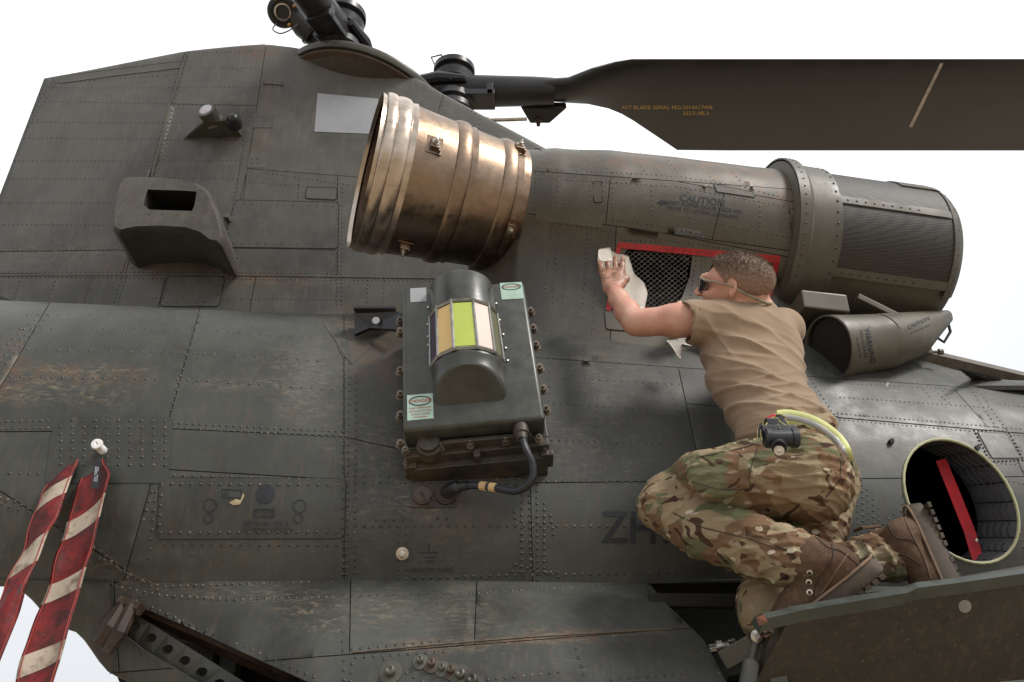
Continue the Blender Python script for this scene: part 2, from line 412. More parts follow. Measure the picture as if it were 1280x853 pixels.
def facing(bm):
    """+1 when the face normals of what is seen point to the outside"""
    bm.faces.ensure_lookup_table(); tr = BVHTree.FromBMesh(bm); t = 0; n = len(bm.faces); st = max(1, n//400)
    for i in range(0, n, st):
        f = bm.faces[i]; c = f.calc_center_median(); x, y = proj(c)
        if -200 < x < 1480 and -150 < y < 1000:
            h = tr.ray_cast(CAM, (c-CAM).normalized())
            if h[2] == i: t += 1 if h[1].dot(CAM-c) > 0 else -1
    if t == 0:
        for f in bm.faces: t += -f.normal.y
    return 1 if t >= 0 else -1
class Skin:
    """one skin split along seams into panels, each a sheet with turned-in edges over a dark backing"""
    def __init__(s, key, grid, mat):
        s.key = key; s.mat = mat; bm = bmesh.new(); me = bpy.data.meshes.new('t'); me.from_pydata([tuple(v) for v in grid[0]], [], grid[1]); bm.from_mesh(me)
        bpy.data.meshes.remove(me); bmesh.ops.remove_doubles(bm, verts=bm.verts, dist=1e-5)
        s.p = [bm]; s.holes = []
    def cut(s, x0, y0, x1, y1):
        h = hit((x0+x1)/2, (y0+y1)/2, s.key)
        if not h: return
        nrm = ray(x0, y0).cross(ray(x1, y1)).normalized(); best = None
        for k, bm in enumerate(s.p):
            b = BVHTree.FromBMesh(bm).find_nearest(h[0])
            if b[0] is not None and (best is None or b[3] < best[0]): best = (b[3], k)
        k = best[1]; a = s.p[k]; b = a.copy()
        bmesh.ops.bisect_plane(a, geom=a.verts[:]+a.edges[:]+a.faces[:], plane_co=CAM, plane_no=nrm, clear_outer=True, dist=1e-6)
        bmesh.ops.bisect_plane(b, geom=b.verts[:]+b.edges[:]+b.faces[:], plane_co=CAM, plane_no=nrm, clear_inner=True, dist=1e-6)
        s.p[k] = a; s.p.append(b); s.p = [q for q in s.p if len(q.faces)]
    def hole(s, poly, ymax=99):
        poly = list(poly); s.holes.append(poly)
        xs = [p[0] for p in poly]; ys = [p[1] for p in poly]; bb = (min(xs)-12, max(xs)+12, min(ys)-12, max(ys)+12)
        for bm in s.p: hole_bm(bm, poly, bb)
        s.p = [q for q in s.p if len(q.faces)]
    def build(s, name, thick=.004):
        off = 0
        isl = []
        for bm in s.p:
            seen = set()
            for f in bm.faces:
                if f in seen: continue
                st = [f]; comp = set([f])
                while st:
                    q = st.pop()
                    for e in q.edges:
                        for r in e.link_faces:
                            if r not in comp: comp.add(r); st.append(r)
                seen |= comp
                if len(comp) < 6: continue
                if len(comp) == len(bm.faces): isl.append(bm); break
                vs = {}; nb = bmesh.new()
                for q in comp:
                    for v in q.verts:
                        if v not in vs: vs[v] = nb.verts.new(v.co)
                for q in comp:
                    try: nb.faces.new([vs[v] for v in q.verts])
                    except ValueError: pass
                isl.append(nb)
        for bm in isl:
            if not len(bm.faces): continue
            bm.normal_update()
            # gap
            bset = [v for v in bm.verts if v.is_boundary]
            mv = {}
            for v in bset:
                m = Vector((0, 0, 0))
                for f in v.link_faces: m += (f.calc_center_median()-v.co).normalized()
                if m.length > 1e-4: mv[v] = m.normalized()*.0016
            for v, d in mv.items(): v.co += d
            be = [e for e in bm.edges if e.is_boundary]
            lift = random.uniform(.0, .0004)
            nv = {}
            vlist = [v.co.copy() for v in bm.verts]; 
            nn = [v.normal.copy() for v in bm.verts]
            sg = facing(bm)
            for i, v in enumerate(bm.verts): v.index = i
            V = [c+n*sg*lift for c, n in zip(vlist, nn)]; Fc = [tuple(v.index for v in f.verts) for f in bm.faces]
            for e in be:
                a, b = e.verts[0].index, e.verts[1].index; k = len(V)
                V += [V[a].copy(), V[b].copy(), V[b]-nn[b]*sg*thick, V[a]-nn[a]*sg*thick]; Fc.append((k, k+1, k+2, k+3))
            o = mk(name, V, Fc, s.mat, HEL)
            ca = o.data.color_attributes.new('wear', 'FLOAT_COLOR', 'POINT')
            arr = []
            for v in V: arr += wear_at(v)+[1]
            ca.data.foreach_set('color', arr)
            bm.free()
def inside(poly, x, y):
    r = False; n = len(poly)
    for i in range(n):
        (x0, y0), (x1, y1) = poly[i], poly[(i+1) % n]
        if (y0 > y) != (y1 > y) and x < (x1-x0)*(y-y0)/(y1-y0)+x0: r = not r
    return r
def hole_bm(bm, poly, bb):
    n = len(poly)
    def near():
        g = []
        for f in bm.faces:
            x, y = proj(f.calc_center_median())
            if bb[0] < x < bb[1] and bb[2] < y < bb[3]: g.append(f)
        return g
    if not near(): return
    for i in range(n):
        a, b = poly[i], poly[(i+1) % n]; fs = []
        mx_, my_ = (a[0]+b[0])/2, (a[1]+b[1])/2; R = math.hypot(b[0]-a[0], b[1]-a[1])/2+14
        for f in near():
            x, y = proj(f.calc_center_median())
            if math.hypot(x-mx_, y-my_) < R: fs.append(f)
        es = set(e for f in fs for e in f.edges); vs = set(v for f in fs for v in f.verts)
        if fs: bmesh.ops.bisect_plane(bm, geom=list(vs)+list(es)+fs, plane_co=CAM, plane_no=ray(*a).cross(ray(*b)).normalized(), dist=1e-6)
    dead = [f for f in near() if inside(poly, *proj(f.calc_center_median()))]
    bmesh.ops.delete(bm, geom=dead, context='FACES')

SB = Skin('body', body, P_BODY); SP = Skin('pod', podg, P_BODY); SY = Skin('pyl', pyl, P_PYL); SN = Skin('nac', nac, P_NAC)
# window hole, sponson door, wheel-well slot
WIN = [(1201+71*(cos(a)*sqrt(1-.366**2)+.366*sin(a)), 627+76.5*sin(a)) for a in [2*pi*k/40 for k in range(40)]]
DOOR = [(812, 729), (1075, 724), (1085, 750), (1000, 900), (935, 900), (880, 800), (830, 752)]
SLOT = [(154, 752), (170, 757), (240, 787), (320, 824), (400, 860), (440, 880), (330, 880), (262, 860), (180, 812), (146, 785)]
for (a) in [(430, 390, 430, 740), (250, 386, 211, 525), (0, 540, 215, 538), (213, 536, 430, 546), (660, 470, 666, 735), (438, 548, 660, 598), (666, 604, 820, 602), (666, 447, 1000, 470),
            (0, 614, 140, 702), (0, 575, 430, 600), (850, 470, 905, 720), (1047, 521, 1280, 541), (1172, 463, 1240, 540), (1225, 470, 1300, 640), (58, 386, -20, 520)]: SB.cut(*a)
for (a) in [(440, 818, 850, 786), (595, 750, 591, 853), (438, 748, 436, 860), (140, 700, 150, 860)]: SP.cut(*a)
for (a) in [(0, 342, 640, 348), (232, 62, 188, 226), (332, 60, 309, 212), (309, 211, 480, 224), (188, 226, 140, 384), (309, 212, 278, 345), (422, 245, 422, 386), (554, 119, 545, 150), (545, 145, 700, 215), (0, 315, 143, 313),
            (207, 346, 198, 384), (320, 347, 313, 384), (62, 97, 230, 76), (215, 130, 313, 132)]: SY.cut(*a)
for (a) in [(667, 214, 850, 227), (840, 226, 1010, 256), (665, 268, 820, 290), (815, 289, 1010, 326), (770, 290, 762, 440), (763, 219, 757, 283), (905, 240, 890, 300), (985, 330, 960, 440)]: SN.cut(*a)
SB.hole(WIN); SP.hole(DOOR); SB.hole([(812, 729), (1075, 724), (1075, 760), (812, 760)]); SP.hole(SLOT); SB.hole(SLOT)
MW1 = [(785, 312), (858, 315), (865, 320), (862, 345), (852, 372), (846, 380), (838, 383), (798, 384), (790, 380), (782, 350), (779, 320)]
MW2 = [(900, 320), (955, 325), (965, 330), (963, 350), (952, 378), (944, 388), (892, 387), (880, 382), (884, 350), (892, 326)]
SN.hole(MW1); SN.hole(MW2)
for s_ in (SB, SP, SY, SN): s_.build('skin_panel')
def backing(grid, holes, depth, name='inner_skin'):
    bm = bmesh.new(); me = bpy.data.meshes.new('t'); me.from_pydata([tuple(v) for v in grid[0]], [], grid[1]); bm.from_mesh(me); bpy.data.meshes.remove(me)
    bmesh.ops.remove_doubles(bm, verts=bm.verts, dist=1e-5); bm.normal_update()
    sg = facing(bm)
    for v in bm.verts: v.co -= v.normal*sg*depth
    for p in holes:
        xs = [q[0] for q in p]; ys = [q[1] for q in p]; hole_bm(bm, p, (min(xs)-12, max(xs)+12, min(ys)-12, max(ys)+12))
    me = bpy.data.meshes.new(name); bm.to_mesh(me); bm.free(); o = bpy.data.objects.new(name, me); COL.objects.link(o); me.materials.append(M_UNDER); par(o, HEL)
backing(body, SB.holes, .004); backing(podg, SP.holes, .004); backing(pyl, [], .004); backing(nac, SN.holes, .004)
#@@STAGE2
# ------------------------------------------------------------------ things laid on the skins
def tgt(p, t=('body', 'pod', 'pyl', 'nac')):
    return hit(p[0], p[1], t)
RIV = []
def rv(pts, sp=7.5, r=.0044, t=('body', 'pod', 'pyl', 'nac'), light=.06, jit=.15, up=0):
    """rivets along a line"""
    if isinstance(pts[0], (int, float)): pts = [(pts[i], pts[i+1]) for i in range(0, len(pts), 2)]
    L = 0; carry = 0
    for a, b in zip(pts, pts[1:]):
        d = math.hypot(b[0]-a[0], b[1]-a[1]); k = carry
        while k < d:
            f = k/d; x = a[0]+(b[0]-a[0])*f+random.uniform(-jit, jit); y = a[1]+(b[1]-a[1])*f+random.uniform(-jit, jit)
            h = hit(x, y, t)
            if h and -8 < x < 1290 and -8 < y < 861:
                skip = any(inside(p, x, y) for p in (WIN, DOOR, SLOT, MW1, MW2))
                if not skip: RIV.append((h[0]+h[1]*up, h[1], r*random.uniform(.84, 1.08), random.random() < light))
            k += sp
        carry = k-d
def gridpatch(poly, step):
    bm = bmesh.new(); vs = [bm.verts.new((x, y, 0)) for x, y in poly]; bm.faces.new(vs)
    xs = [p[0] for p in poly]; ys = [p[1] for p in poly]
    x = min(xs)+step
    while x < max(xs): bmesh.ops.bisect_plane(bm, geom=bm.verts[:]+bm.edges[:]+bm.faces[:], plane_co=(x, 0, 0), plane_no=(1, 0, 0)); x += step
    y = min(ys)+step
    while y < max(ys): bmesh.ops.bisect_plane(bm, geom=bm.verts[:]+bm.edges[:]+bm.faces[:], plane_co=(0, y, 0), plane_no=(0, 1, 0)); y += step
    return bm
def drape_bm(bm, lift, t, thick=0, vis=None):
    V = []; last = None; nn = []
    for v in bm.verts:
        h = hit(v.co.x, v.co.y, t) or last
        if h is None: h = (at(v.co.x, v.co.y, 3), Vector((0, -1, 0)))
        last = h; V.append(h[0]+h[1]*lift); nn.append(h[1])
    for i, v in enumerate(bm.verts): v.index = i
    Fc = [tuple(v.index for v in f.verts) for f in bm.faces]
    if thick:
        for e in bm.edges:
            if e.is_boundary:
                a, b = e.verts[0].index, e.verts[1].index; k = len(V)
                V += [V[a].copy(), V[b].copy(), V[b]-nn[b]*thick, V[a]-nn[a]*thick]; Fc.append((k, k+1, k+2, k+3))
    return V, Fc
def patch(name, poly, lift=.002, mat=None, t=('body', 'pod', 'pyl', 'nac'), parent=None, step=22, thick=None, kind=None):
    bm = gridpatch(poly, step); V, Fc = drape_bm(bm, lift, t, lift if thick is None else thick); bm.free()
    o = mk(name, V, Fc, mat or P_BODY, parent or HEL, True, kind)
    return o
def rr(poly, r, n=4):
    out_ = []; N = len(poly)
    for i in range(N):
        p = Vector(poly[i]); a = Vector(poly[i-1]); b = Vector(poly[(i+1) % N]); da = (a-p); db = (b-p)
        ra = min(r, da.length*.45); rb = min(r, db.length*.45); A = p+da.normalized()*ra; B = p+db.normalized()*rb
        for k in range(n+1):
            t_ = k/n; out_.append(tuple(A*(1-t_)**2+p*2*t_*(1-t_)+B*t_*t_))
    return out_
def grow(poly, d):
    c = (sum(p[0] for p in poly)/len(poly), sum(p[1] for p in poly)/len(poly)); out_ = []
    N = len(poly)
    for i in range(N):
        a, p, b = Vector(poly[i-1]), Vector(poly[i]), Vector(poly[(i+1) % N]); t_ = (b-a).normalized(); n_ = Vector((t_.y, -t_.x))
        if n_.dot(p-Vector(c)) < 0: n_ = -n_
        out_.append(tuple(p+n_*d))
    return out_
def hatch(name, poly, r=6, mat=None, t=('body', 'pod', 'pyl', 'nac'), rsp=0, rr_=.0044, gap=1.3, inset=8):
    poly2 = rr(poly, r); patch(name+'_seal', grow(poly2, gap), .0012, M_UNDER, t)
    patch(name, poly2, .0028, mat, t)
    if rsp:
        q = grow(poly, -inset); rv([c for p in q+[q[0]] for c in p], rsp, rr_, t, up=.0027)
def strip(name, pts, wpx, lift, mat, t=('body', 'pod', 'pyl', 'nac'), parent=None, step=14):
    if isinstance(pts[0], (int, float)): pts = [(pts[i], pts[i+1]) for i in range(0, len(pts), 2)]
    P = []
    for a, b in zip(pts, pts[1:]):
        n_ = max(1, int(math.hypot(b[0]-a[0], b[1]-a[1])/step))
        P += [(a[0]+(b[0]-a[0])*k/n_, a[1]+(b[1]-a[1])*k/n_) for k in range(n_)]
    P.append(pts[-1]); V = []; Fc = []; last = None
    for i, p in enumerate(P):
        a = Vector(P[max(i-1, 0)]); b = Vector(P[min(i+1, len(P)-1)]); t_ = (b-a).normalized(); n_ = Vector((-t_.y, t_.x))*wpx/2
        hs = []
        for s in (-1, 1):
            h = hit(p[0]+n_.x*s, p[1]+n_.y*s, t) or last
            if h is None: h = (at(p[0], p[1], 3), Vector((0, -1, 0)))
            last = h; hs.append(h)
        V += [hs[0][0]-hs[0][1]*.001, hs[0][0]+hs[0][1]*lift, hs[1][0]+hs[1][1]*lift, hs[1][0]-hs[1][1]*.001]
    for i in range(len(P)-1):
        k = i*4
        for q in range(3): Fc.append((k+q, k+q+1, k+q+5, k+q+4))
    Fc += [(0, 1, 2, 3), tuple(len(V)-4+q for q in range(4))]
    return mk(name, V, Fc, mat, parent or HEL, False)
def text(s, px, py, h, rot=0, mat=None, t=('body', 'pod', 'pyl', 'nac'), sx=1, lift=.0018, name='lettering', parent=None, shear=0, bold=0, pos=None):
    cu = bpy.data.curves.new('t', 'FONT'); cu.body = s; cu.align_x = 'CENTER'; cu.align_y = 'CENTER'; cu.size = 1; cu.shear = shear; cu.resolution_u = 2; cu.offset = bold
    ob = bpy.data.objects.new('t', cu); COL.objects.link(ob); bpy.context.view_layer.update()
    me = bpy.data.meshes.new_from_object(ob.evaluated_get(bpy.context.evaluated_depsgraph_get())); bpy.data.objects.remove(ob); bpy.data.curves.remove(cu)
    if h > 15:
        bm = bmesh.new(); bm.from_mesh(me); st_ = 4/h
        for ax_ in (0, 1):
            c_ = -3
            while c_ < 3:
                c_ += st_; bmesh.ops.bisect_plane(bm, geom=bm.verts[:]+bm.edges[:]+bm.faces[:], plane_co=(c_ if ax_ == 0 else 0, c_ if ax_ else 0, 0), plane_no=(1-ax_, ax_, 0))
        bm.to_mesh(me); bm.free()
    sc = h/.70; ca, sa = cos(radians(rot)), sin(radians(rot)); V = []; last = None
    for v in me.vertices:
        x, y = v.co.x*sc*sx, -v.co.y*sc
        X, Y_ = px+x*ca-y*sa, py+x*sa+y*ca
        if pos: V.append(pos(X, Y_)); continue
        hh = hit(X, Y_, t) or last
        if hh is None: hh = (at(X, Y_, 3), Vector((0, -1, 0)))
        last = hh; V.append(hh[0]+hh[1]*lift)
    Fc = [tuple(p.vertices) for p in me.polygons]; bpy.data.meshes.remove(me)
    return mk(name, V, Fc, mat or M_TXT, parent or HEL, False)
M_TXT = plain('stencil_black', (.018, .02, .026), .5, var=.3)
M_TXTY = plain('stencil_yellow', (.50, .30, .06), .5)
M_RED = plain('red_trim', (.42, .018, .022), .45, var=.25, scale=25)
M_RIM = plain('pale_yellow_trim', (.40, .39, .22), .5, var=.15)
B_, P_, Y_, N_ = 'body', 'pod', 'pyl', 'nac'
BIG, SML, TINY = .0050, .0039, .0043
# fuselage rivets
for l in [(34, 394, 230, 392, 400, 406), (0, 411, 230, 411, 405, 424), (34, 437, 230, 441, 408, 452), (0, 471, 230, 475, 425, 488)]: rv(l, 13, BIG, B_)
for l in [(0, 536, 62, 535), (216, 529, 430, 540), (216, 535, 430, 547), (0, 527, 62, 526)]: rv(l, 8.5, BIG, B_)
for l in [(248, 392, 211, 520), (58, 394, -5, 455), (50, 394, -15, 452), (62, 394, 4, 458)]: rv(l, 9, BIG, B_)
patch('skin_doubler', rr([(66, 535), (85, 520), (214, 521), (216, 530), (210, 604), (56, 604), (62, 560)], 6), .0022, P_BODY, B_)
for y in (526, 534, 543, 552, 562, 571, 581): rv((76 if y > 530 else 90, y, 208, y+1), 14.5, BIG, B_, up=.0021)
for l in [(0, 592, 200, 594), (205, 594, 430, 600), (205, 681, 430, 682), (200, 555, 186, 700), (193, 604, 176, 660), (0, 630, 60, 650, 140, 712)]: rv(l, 12, BIG, B_)
for l in [(0, 622, 20, 628, 126, 690, 160, 722, 205, 734, 300, 730, 425, 726), (152, 735, 205, 745, 290, 750, 360, 747, 430, 746), (130, 700, 168, 722, 200, 740)]: rv(l, 9.5, BIG, (B_, P_), .3)
for l in [(429, 395, 429, 735), (437, 455, 433, 735), (445, 470, 443, 735)]: rv(l, 8.5, BIG, B_)
rv((170, 752, 240, 782, 320, 815, 400, 850), 10.5, BIG, P_)
rv((160, 750, 186, 765), 10, BIG, P_); rv((428, 790, 430, 850), 12, BIG, P_)
for l in [(433, 595, 655, 599), (433, 603, 655, 608), (455, 658, 800, 658), (455, 725, 660, 719, 850, 716), (430, 746, 560, 744, 660, 737, 800, 730), (684, 602, 800, 603)]: rv(l, 10.5, BIG, (B_, P_), .12)
for l in [(652, 604, 652, 720), (661, 604, 664, 730), (671, 606, 672, 730), (680, 630, 680, 715), (642, 640, 646, 660), (688, 645, 692, 670), (644, 706, 700, 722), (640, 715, 700, 716)]: rv(l, 8, BIG, B_)
for l in [(497, 668, 497, 715), (507, 668, 508, 715), (470, 650, 520, 651), (547, 648, 567, 649)]: rv(l, 11, BIG, B_)
for x in range(612, 660, 11): rv((x, 590, x+1, 606), 8, BIG, B_)
for l in [(440, 812, 560, 801), (445, 822, 560, 815), (720, 812, 732, 850), (764, 850, 855, 843), (440, 830, 438, 853), (610, 850, 700, 840), (880, 815, 905, 850), (890, 810, 912, 850), (480, 824, 540, 860)]: rv(l, 11, BIG, P_)
for l in [(678, 472, 850, 481), (683, 505, 852, 514), (690, 551, 830, 556), (676, 447, 780, 454, 870, 462), (822, 458, 852, 520), (690, 430, 680, 600), (750, 470, 742, 560)]: rv(l, 9, SML, B_)
for l in [(695, 330, 690, 390), (706, 330, 703, 395), (735, 300, 728, 400), (745, 330, 740, 420), (676, 425, 840, 445)]: rv(l, 8, SML, (B_, N_))
for l in [(1047, 517, 1280, 537), (1050, 525, 1280, 545)]: rv(l, 5.6, SML, B_)
for l in [(1030, 460, 1140, 468), (1050, 497, 1240, 510), (1060, 480, 1190, 487), (1100, 460, 1180, 463), (1147, 478, 1165, 500), (1155, 478, 1188, 505), (1175, 485, 1190, 502), (1196, 462, 1270, 570), (1203, 460, 1278, 566), (1212, 480, 1225, 505), (1240, 480, 1290, 490), (1250, 505, 1290, 511), (1250, 545, 1280, 590), (1020, 500, 1045, 520), (1218, 538, 1244, 580), (1240, 579, 1280, 582), (1222, 535, 1262, 538), (1010, 470, 1040, 515), (1250, 600, 1280, 605)]: rv(l, 5.8, SML, B_)
for k, x in enumerate((1070, 1077, 1084, 1091, 1098)): rv((x-2*k*0, 588+k*12, x+4, 700), 7.4, SML, B_)
for l in [(1120, 720, 1130, 600), (1060, 700, 1120, 640), (1270, 640, 1282, 700)]: rv(l, 9, SML, B_)
# pylon rivets (x, y)
for l in [(68, 104, 228, 93), (65, 110, 222, 110), (56, 127, 217, 130), (41, 153, 204, 154), (20, 173, 200, 174), (7, 201, 190, 202), (0, 224, 150, 224), (0, 254, 146, 254), (0, 281, 143, 282),
          (235, 85, 330, 86), (225, 109, 326, 109), (218, 131, 312, 132), (204, 153, 230, 153), (197, 175, 308, 176), (194, 200, 304, 201), (190, 222, 300, 224), (232, 66, 330, 64), (235, 60, 320, 57), (80, 101, 226, 83),
          (0, 314, 143, 312), (0, 340, 420, 342), (0, 347, 620, 352), (190, 373, 430, 375), (300, 345, 640, 352), (312, 228, 420, 236), (300, 252, 425, 255), (295, 308, 420, 313), (330, 216, 440, 232)]: rv(l, 5.6, TINY, Y_, .03)
for l in [(229, 66, 185, 226), (236, 66, 192, 226), (316, 130, 292, 250), (310, 132, 284, 330), (292, 250, 289, 340), (27, 347, 13, 385), (71, 347, 58, 385), (115, 347, 103, 384), (153, 347, 140, 384), (158, 347, 146, 384), (207, 347, 198, 383), (282, 330, 273, 383), (320, 347, 313, 384), (421, 230, 421, 384), (428, 230, 427, 384), (390, 240, 391, 300), (374, 220, 372, 250),
          (548, 108, 690, 182), (400, 66, 520, 98), (556, 122, 550, 146), (600, 150, 597, 180), (551, 148, 660, 196), (575, 128, 598, 140), (580, 134, 600, 146), (66, 100, 8, 192), (70, 104, 14, 192), (460, 345, 458, 390), (480, 345, 480, 390), (540, 340, 540, 350), (66, 280, 62, 312)]: rv(l, 5.4, TINY, Y_, .03)
# nacelle rivets
for l in [(672, 210, 850, 221, 925, 233, 1000, 253), (672, 222, 850, 234, 1000, 262), (668, 262, 815, 281, 1005, 318), (672, 275, 770, 290), (800, 295, 980, 322), (740, 226, 800, 230), (770, 300, 830, 302), (690, 186, 930, 200), (850, 270, 1000, 300), (690, 253, 730, 256)]: rv(l, 6.2, SML, N_, .1)
for l in [(670, 216, 668, 262), (698, 220, 697, 262), (738, 226, 738, 276), (754, 226, 753, 276), (766, 216, 765, 284), (815, 232, 814, 276), (860, 240, 862, 290), (906, 245, 907, 290), (950, 252, 950, 300), (985, 260, 988, 312), (684, 191, 694, 212), (727, 190, 745, 213), (746, 190, 762, 214), (792, 192, 806, 216), (832, 196, 850, 219), (872, 202, 892, 226), (912, 212, 934, 236), (690, 280, 680, 380), (760, 292, 756, 400), (870, 320, 862, 384), (878, 320, 872, 384), (985, 335, 965, 400), (993, 335, 975, 405), (1000, 330, 990, 380), (735, 280, 728, 380), (700, 280, 692, 340)]: rv(l, 6.2, SML, N_, .1)
# hatches and doublers on the skins
hatch('access_panel', [(200, 598), (432, 599), (430, 673), (196, 674)], 8, P_BODY, B_, 12.2, BIG)
hatch('access_panel', [(295, 251), (423, 254), (422, 311), (278, 309)], 5, P_PYL, Y_, 10, TINY, inset=5)
hatch('access_panel', [(211, 346), (281, 347), (273, 383), (200, 383)], 5, P_PYL, Y_, 12, TINY, inset=5)
hatch('access_panel', [(384, 235), (421, 236), (420, 250), (382, 248)], 3, P_PYL, Y_)
hatch('access_panel', [(313, 108), (346, 107), (344, 108)], 1, P_PYL, Y_) if 0 else None
hatch('access_panel', [(1197, 459), (1230, 461), (1252, 475), (1217, 475)], 2, P_BODY, B_, 5, SML, inset=-4)
hatch('access_panel', [(1222, 541), (1257, 543), (1275, 573), (1240, 573)], 2, P_BODY, B_, 5, SML, inset=-5)
hatch('access_panel', [(742, 228), (751, 228), (752, 253), (743, 253)], 1.5, P_NAC, N_)
hatch('access_panel', [(987, 262), (996, 264), (1000, 301), (991, 300)], 1.5, P_NAC, N_)
hatch('access_panel', [(892, 231), (940, 241), (943, 247), (896, 240)], 1.5, P_NAC, N_)
hatch('access_panel', [(738, 225), (752, 226), (753, 276), (738, 275)], 1, P_NAC, N_) if 0 else None
patch('skin_doubler', rr([(318, 142), (341, 143), (340, 160), (316, 160)], 1), .002, P_PYL, Y_)
patch('skin_doubler', rr([(312, 192), (333, 192), (333, 210), (309, 210)], 1), .002, P_PYL, Y_)
for y in (147, 152): rv((323, y, 331, y), 7, TINY, Y_, up=.002)
for y in (199, 205): rv((315, y, 324, y), 7, TINY, Y_, up=.002)
strip('edge_cap', (76, 103, 150, 93, 226, 84), 3, .003, P_PYL, Y_)
strip('spar_cap', (233, 68, 214, 128), 3, .004, P_PYL, Y_); strip('spar_cap', (213, 129, 190, 222), 2.4, .006, P_LIGHT, Y_)
strip('seam_strap', (0, 344, 300, 344, 640, 349), 2.2, .003, P_PYL, Y_)
strip('latch', (329, 104, 354, 106), 2.6, .006, P_LIGHT, Y_); rv((330, 101, 354, 103), 11, TINY, Y_); rv((330, 108, 354, 110), 11, TINY, Y_)
patch('skin_doubler', rr([(672, 261), (756, 268), (752, 285), (668, 276)], 2), .0022, P_NAC, N_)
patch('skin_doubler', rr([(412, 401), (432, 420), (440, 456), (424, 440)], 3), .002, P_BODY, B_)
strip('seam_strap', (405, 405, 440, 455, 465, 430, 470, 418), 1.2, .003, M_RIVL, B_)
strip('seam_strap', (144, 702, 150, 713, 200, 732, 300, 738, 430, 737), 1.2, .0016, P_LIGHT, (B_,))
strip('seam_strap', (440, 816, 560, 805, 660, 797, 840, 787), 1.5, .003, M_RIVL, P_)
strip('drip_rail', (806, 727, 1060, 724), 3, .012, P_BODY, (B_,)); strip('drip_rail', (806, 728, 812, 740, 826, 750), 2, .008, P_BODY, (B_, P_))
strip('seam_strap', (1047, 521, 1280, 541), 2.4, .003, P_BODY, B_)
# marks
text('ZH9', 800, 662, 39, 1, M_TXT, B_, .93, bold=.012)
text('GROUND HERE', 539, 713, 6, 0, M_TXT, B_, .93); text('207 BARS SYS 2', 332, 655, 5.5, 1, M_TXT, B_, 1.1, lift=.0052); text('207 BARS UTILITY', 334, 663, 5.5, 1, M_TXT, B_, 1.05, lift=.0052)
text('H 515', 330, 641, 6, 0, M_TXT, B_, 1.2, lift=.0052)
for a in [(318, 637, 343, 637), (318, 646, 343, 646), (318.5, 637, 318.5, 646), (343, 637, 343, 646), (278, 612, 302, 613), (278, 622, 302, 623), (278, 612, 278, 622), (302, 612, 302, 623)]: strip('stencil_line', a, 1, .0042, M_TXT, B_)
def disc(cx, cy, r, n=20): return [(cx+r*cos(2*pi*k/n), cy+r*sin(2*pi*k/n)) for k in range(n)]
patch('round_mark', disc(332, 618, 11.5), .0042, M_TXT, B_, step=8); patch('round_mark', disc(283, 617, 2.5), .0042, M_TXT, B_)
for (x, y, r) in [(263, 632, 8), (261, 648, 5.5), (375, 633, 8), (373, 648, 5.5), (1060, 690, 7)]:
    pts = disc(x, y, r)+[(x+r, y)]; strip('stencil_line', [c for p in pts for c in p], .8, .0040, M_TXT, B_)
strip('ground_symbol', (536, 679, 536, 691), 2.4, .001, M_TXT, B_); strip('ground_symbol', (525, 691, 548, 691), 2.6, .001, M_TXT, B_); strip('ground_symbol', (529, 697, 545, 697), 2.4, .001, M_TXT, B_); strip('ground_symbol', (532, 702, 542, 702), 2.4, .001, M_TXT, B_)
patch('chipped_paint', [(287, 629), (295, 624), (301, 626), (304, 617), (306, 620), (300, 631), (292, 632)], .0043, plain('bare_primer', (.45, .36, .22), .6), B_)
text('CAUTION', 878, 251, 8.5, 7, M_TXT, N_, 1.05, bold=.015); text('INSERT FLIPPER DOOR LOCK PIN', 878, 259, 4.6, 7.5, M_TXT, N_, 1.02, bold=.01); text('PRIOR TO LIFTING COWLING', 878, 266, 4.6, 8, M_TXT, N_, 1.02, bold=.01)
patch('arrow_mark', [(821, 253), (828, 249.5), (828, 252), (834, 252.6), (834, 256), (828, 255.4), (828, 258)], .0012, M_TXT, N_)
patch('grey_patch', [(397, 117), (473, 124), (470, 168), (393, 165)], .002, M_GREY, Y_)
for a in [(730, 395, 753, 401), (771, 405, 794, 410), (803, 411, 820, 414)]: strip('drain_slot', a, 2.4, .0015, M_DARK, B_)
for a in [(1112, 551, 1114, 556), (1219, 559, 1222, 564)]: strip('drain_stub', a, 5, .012, M_DARK, B_)
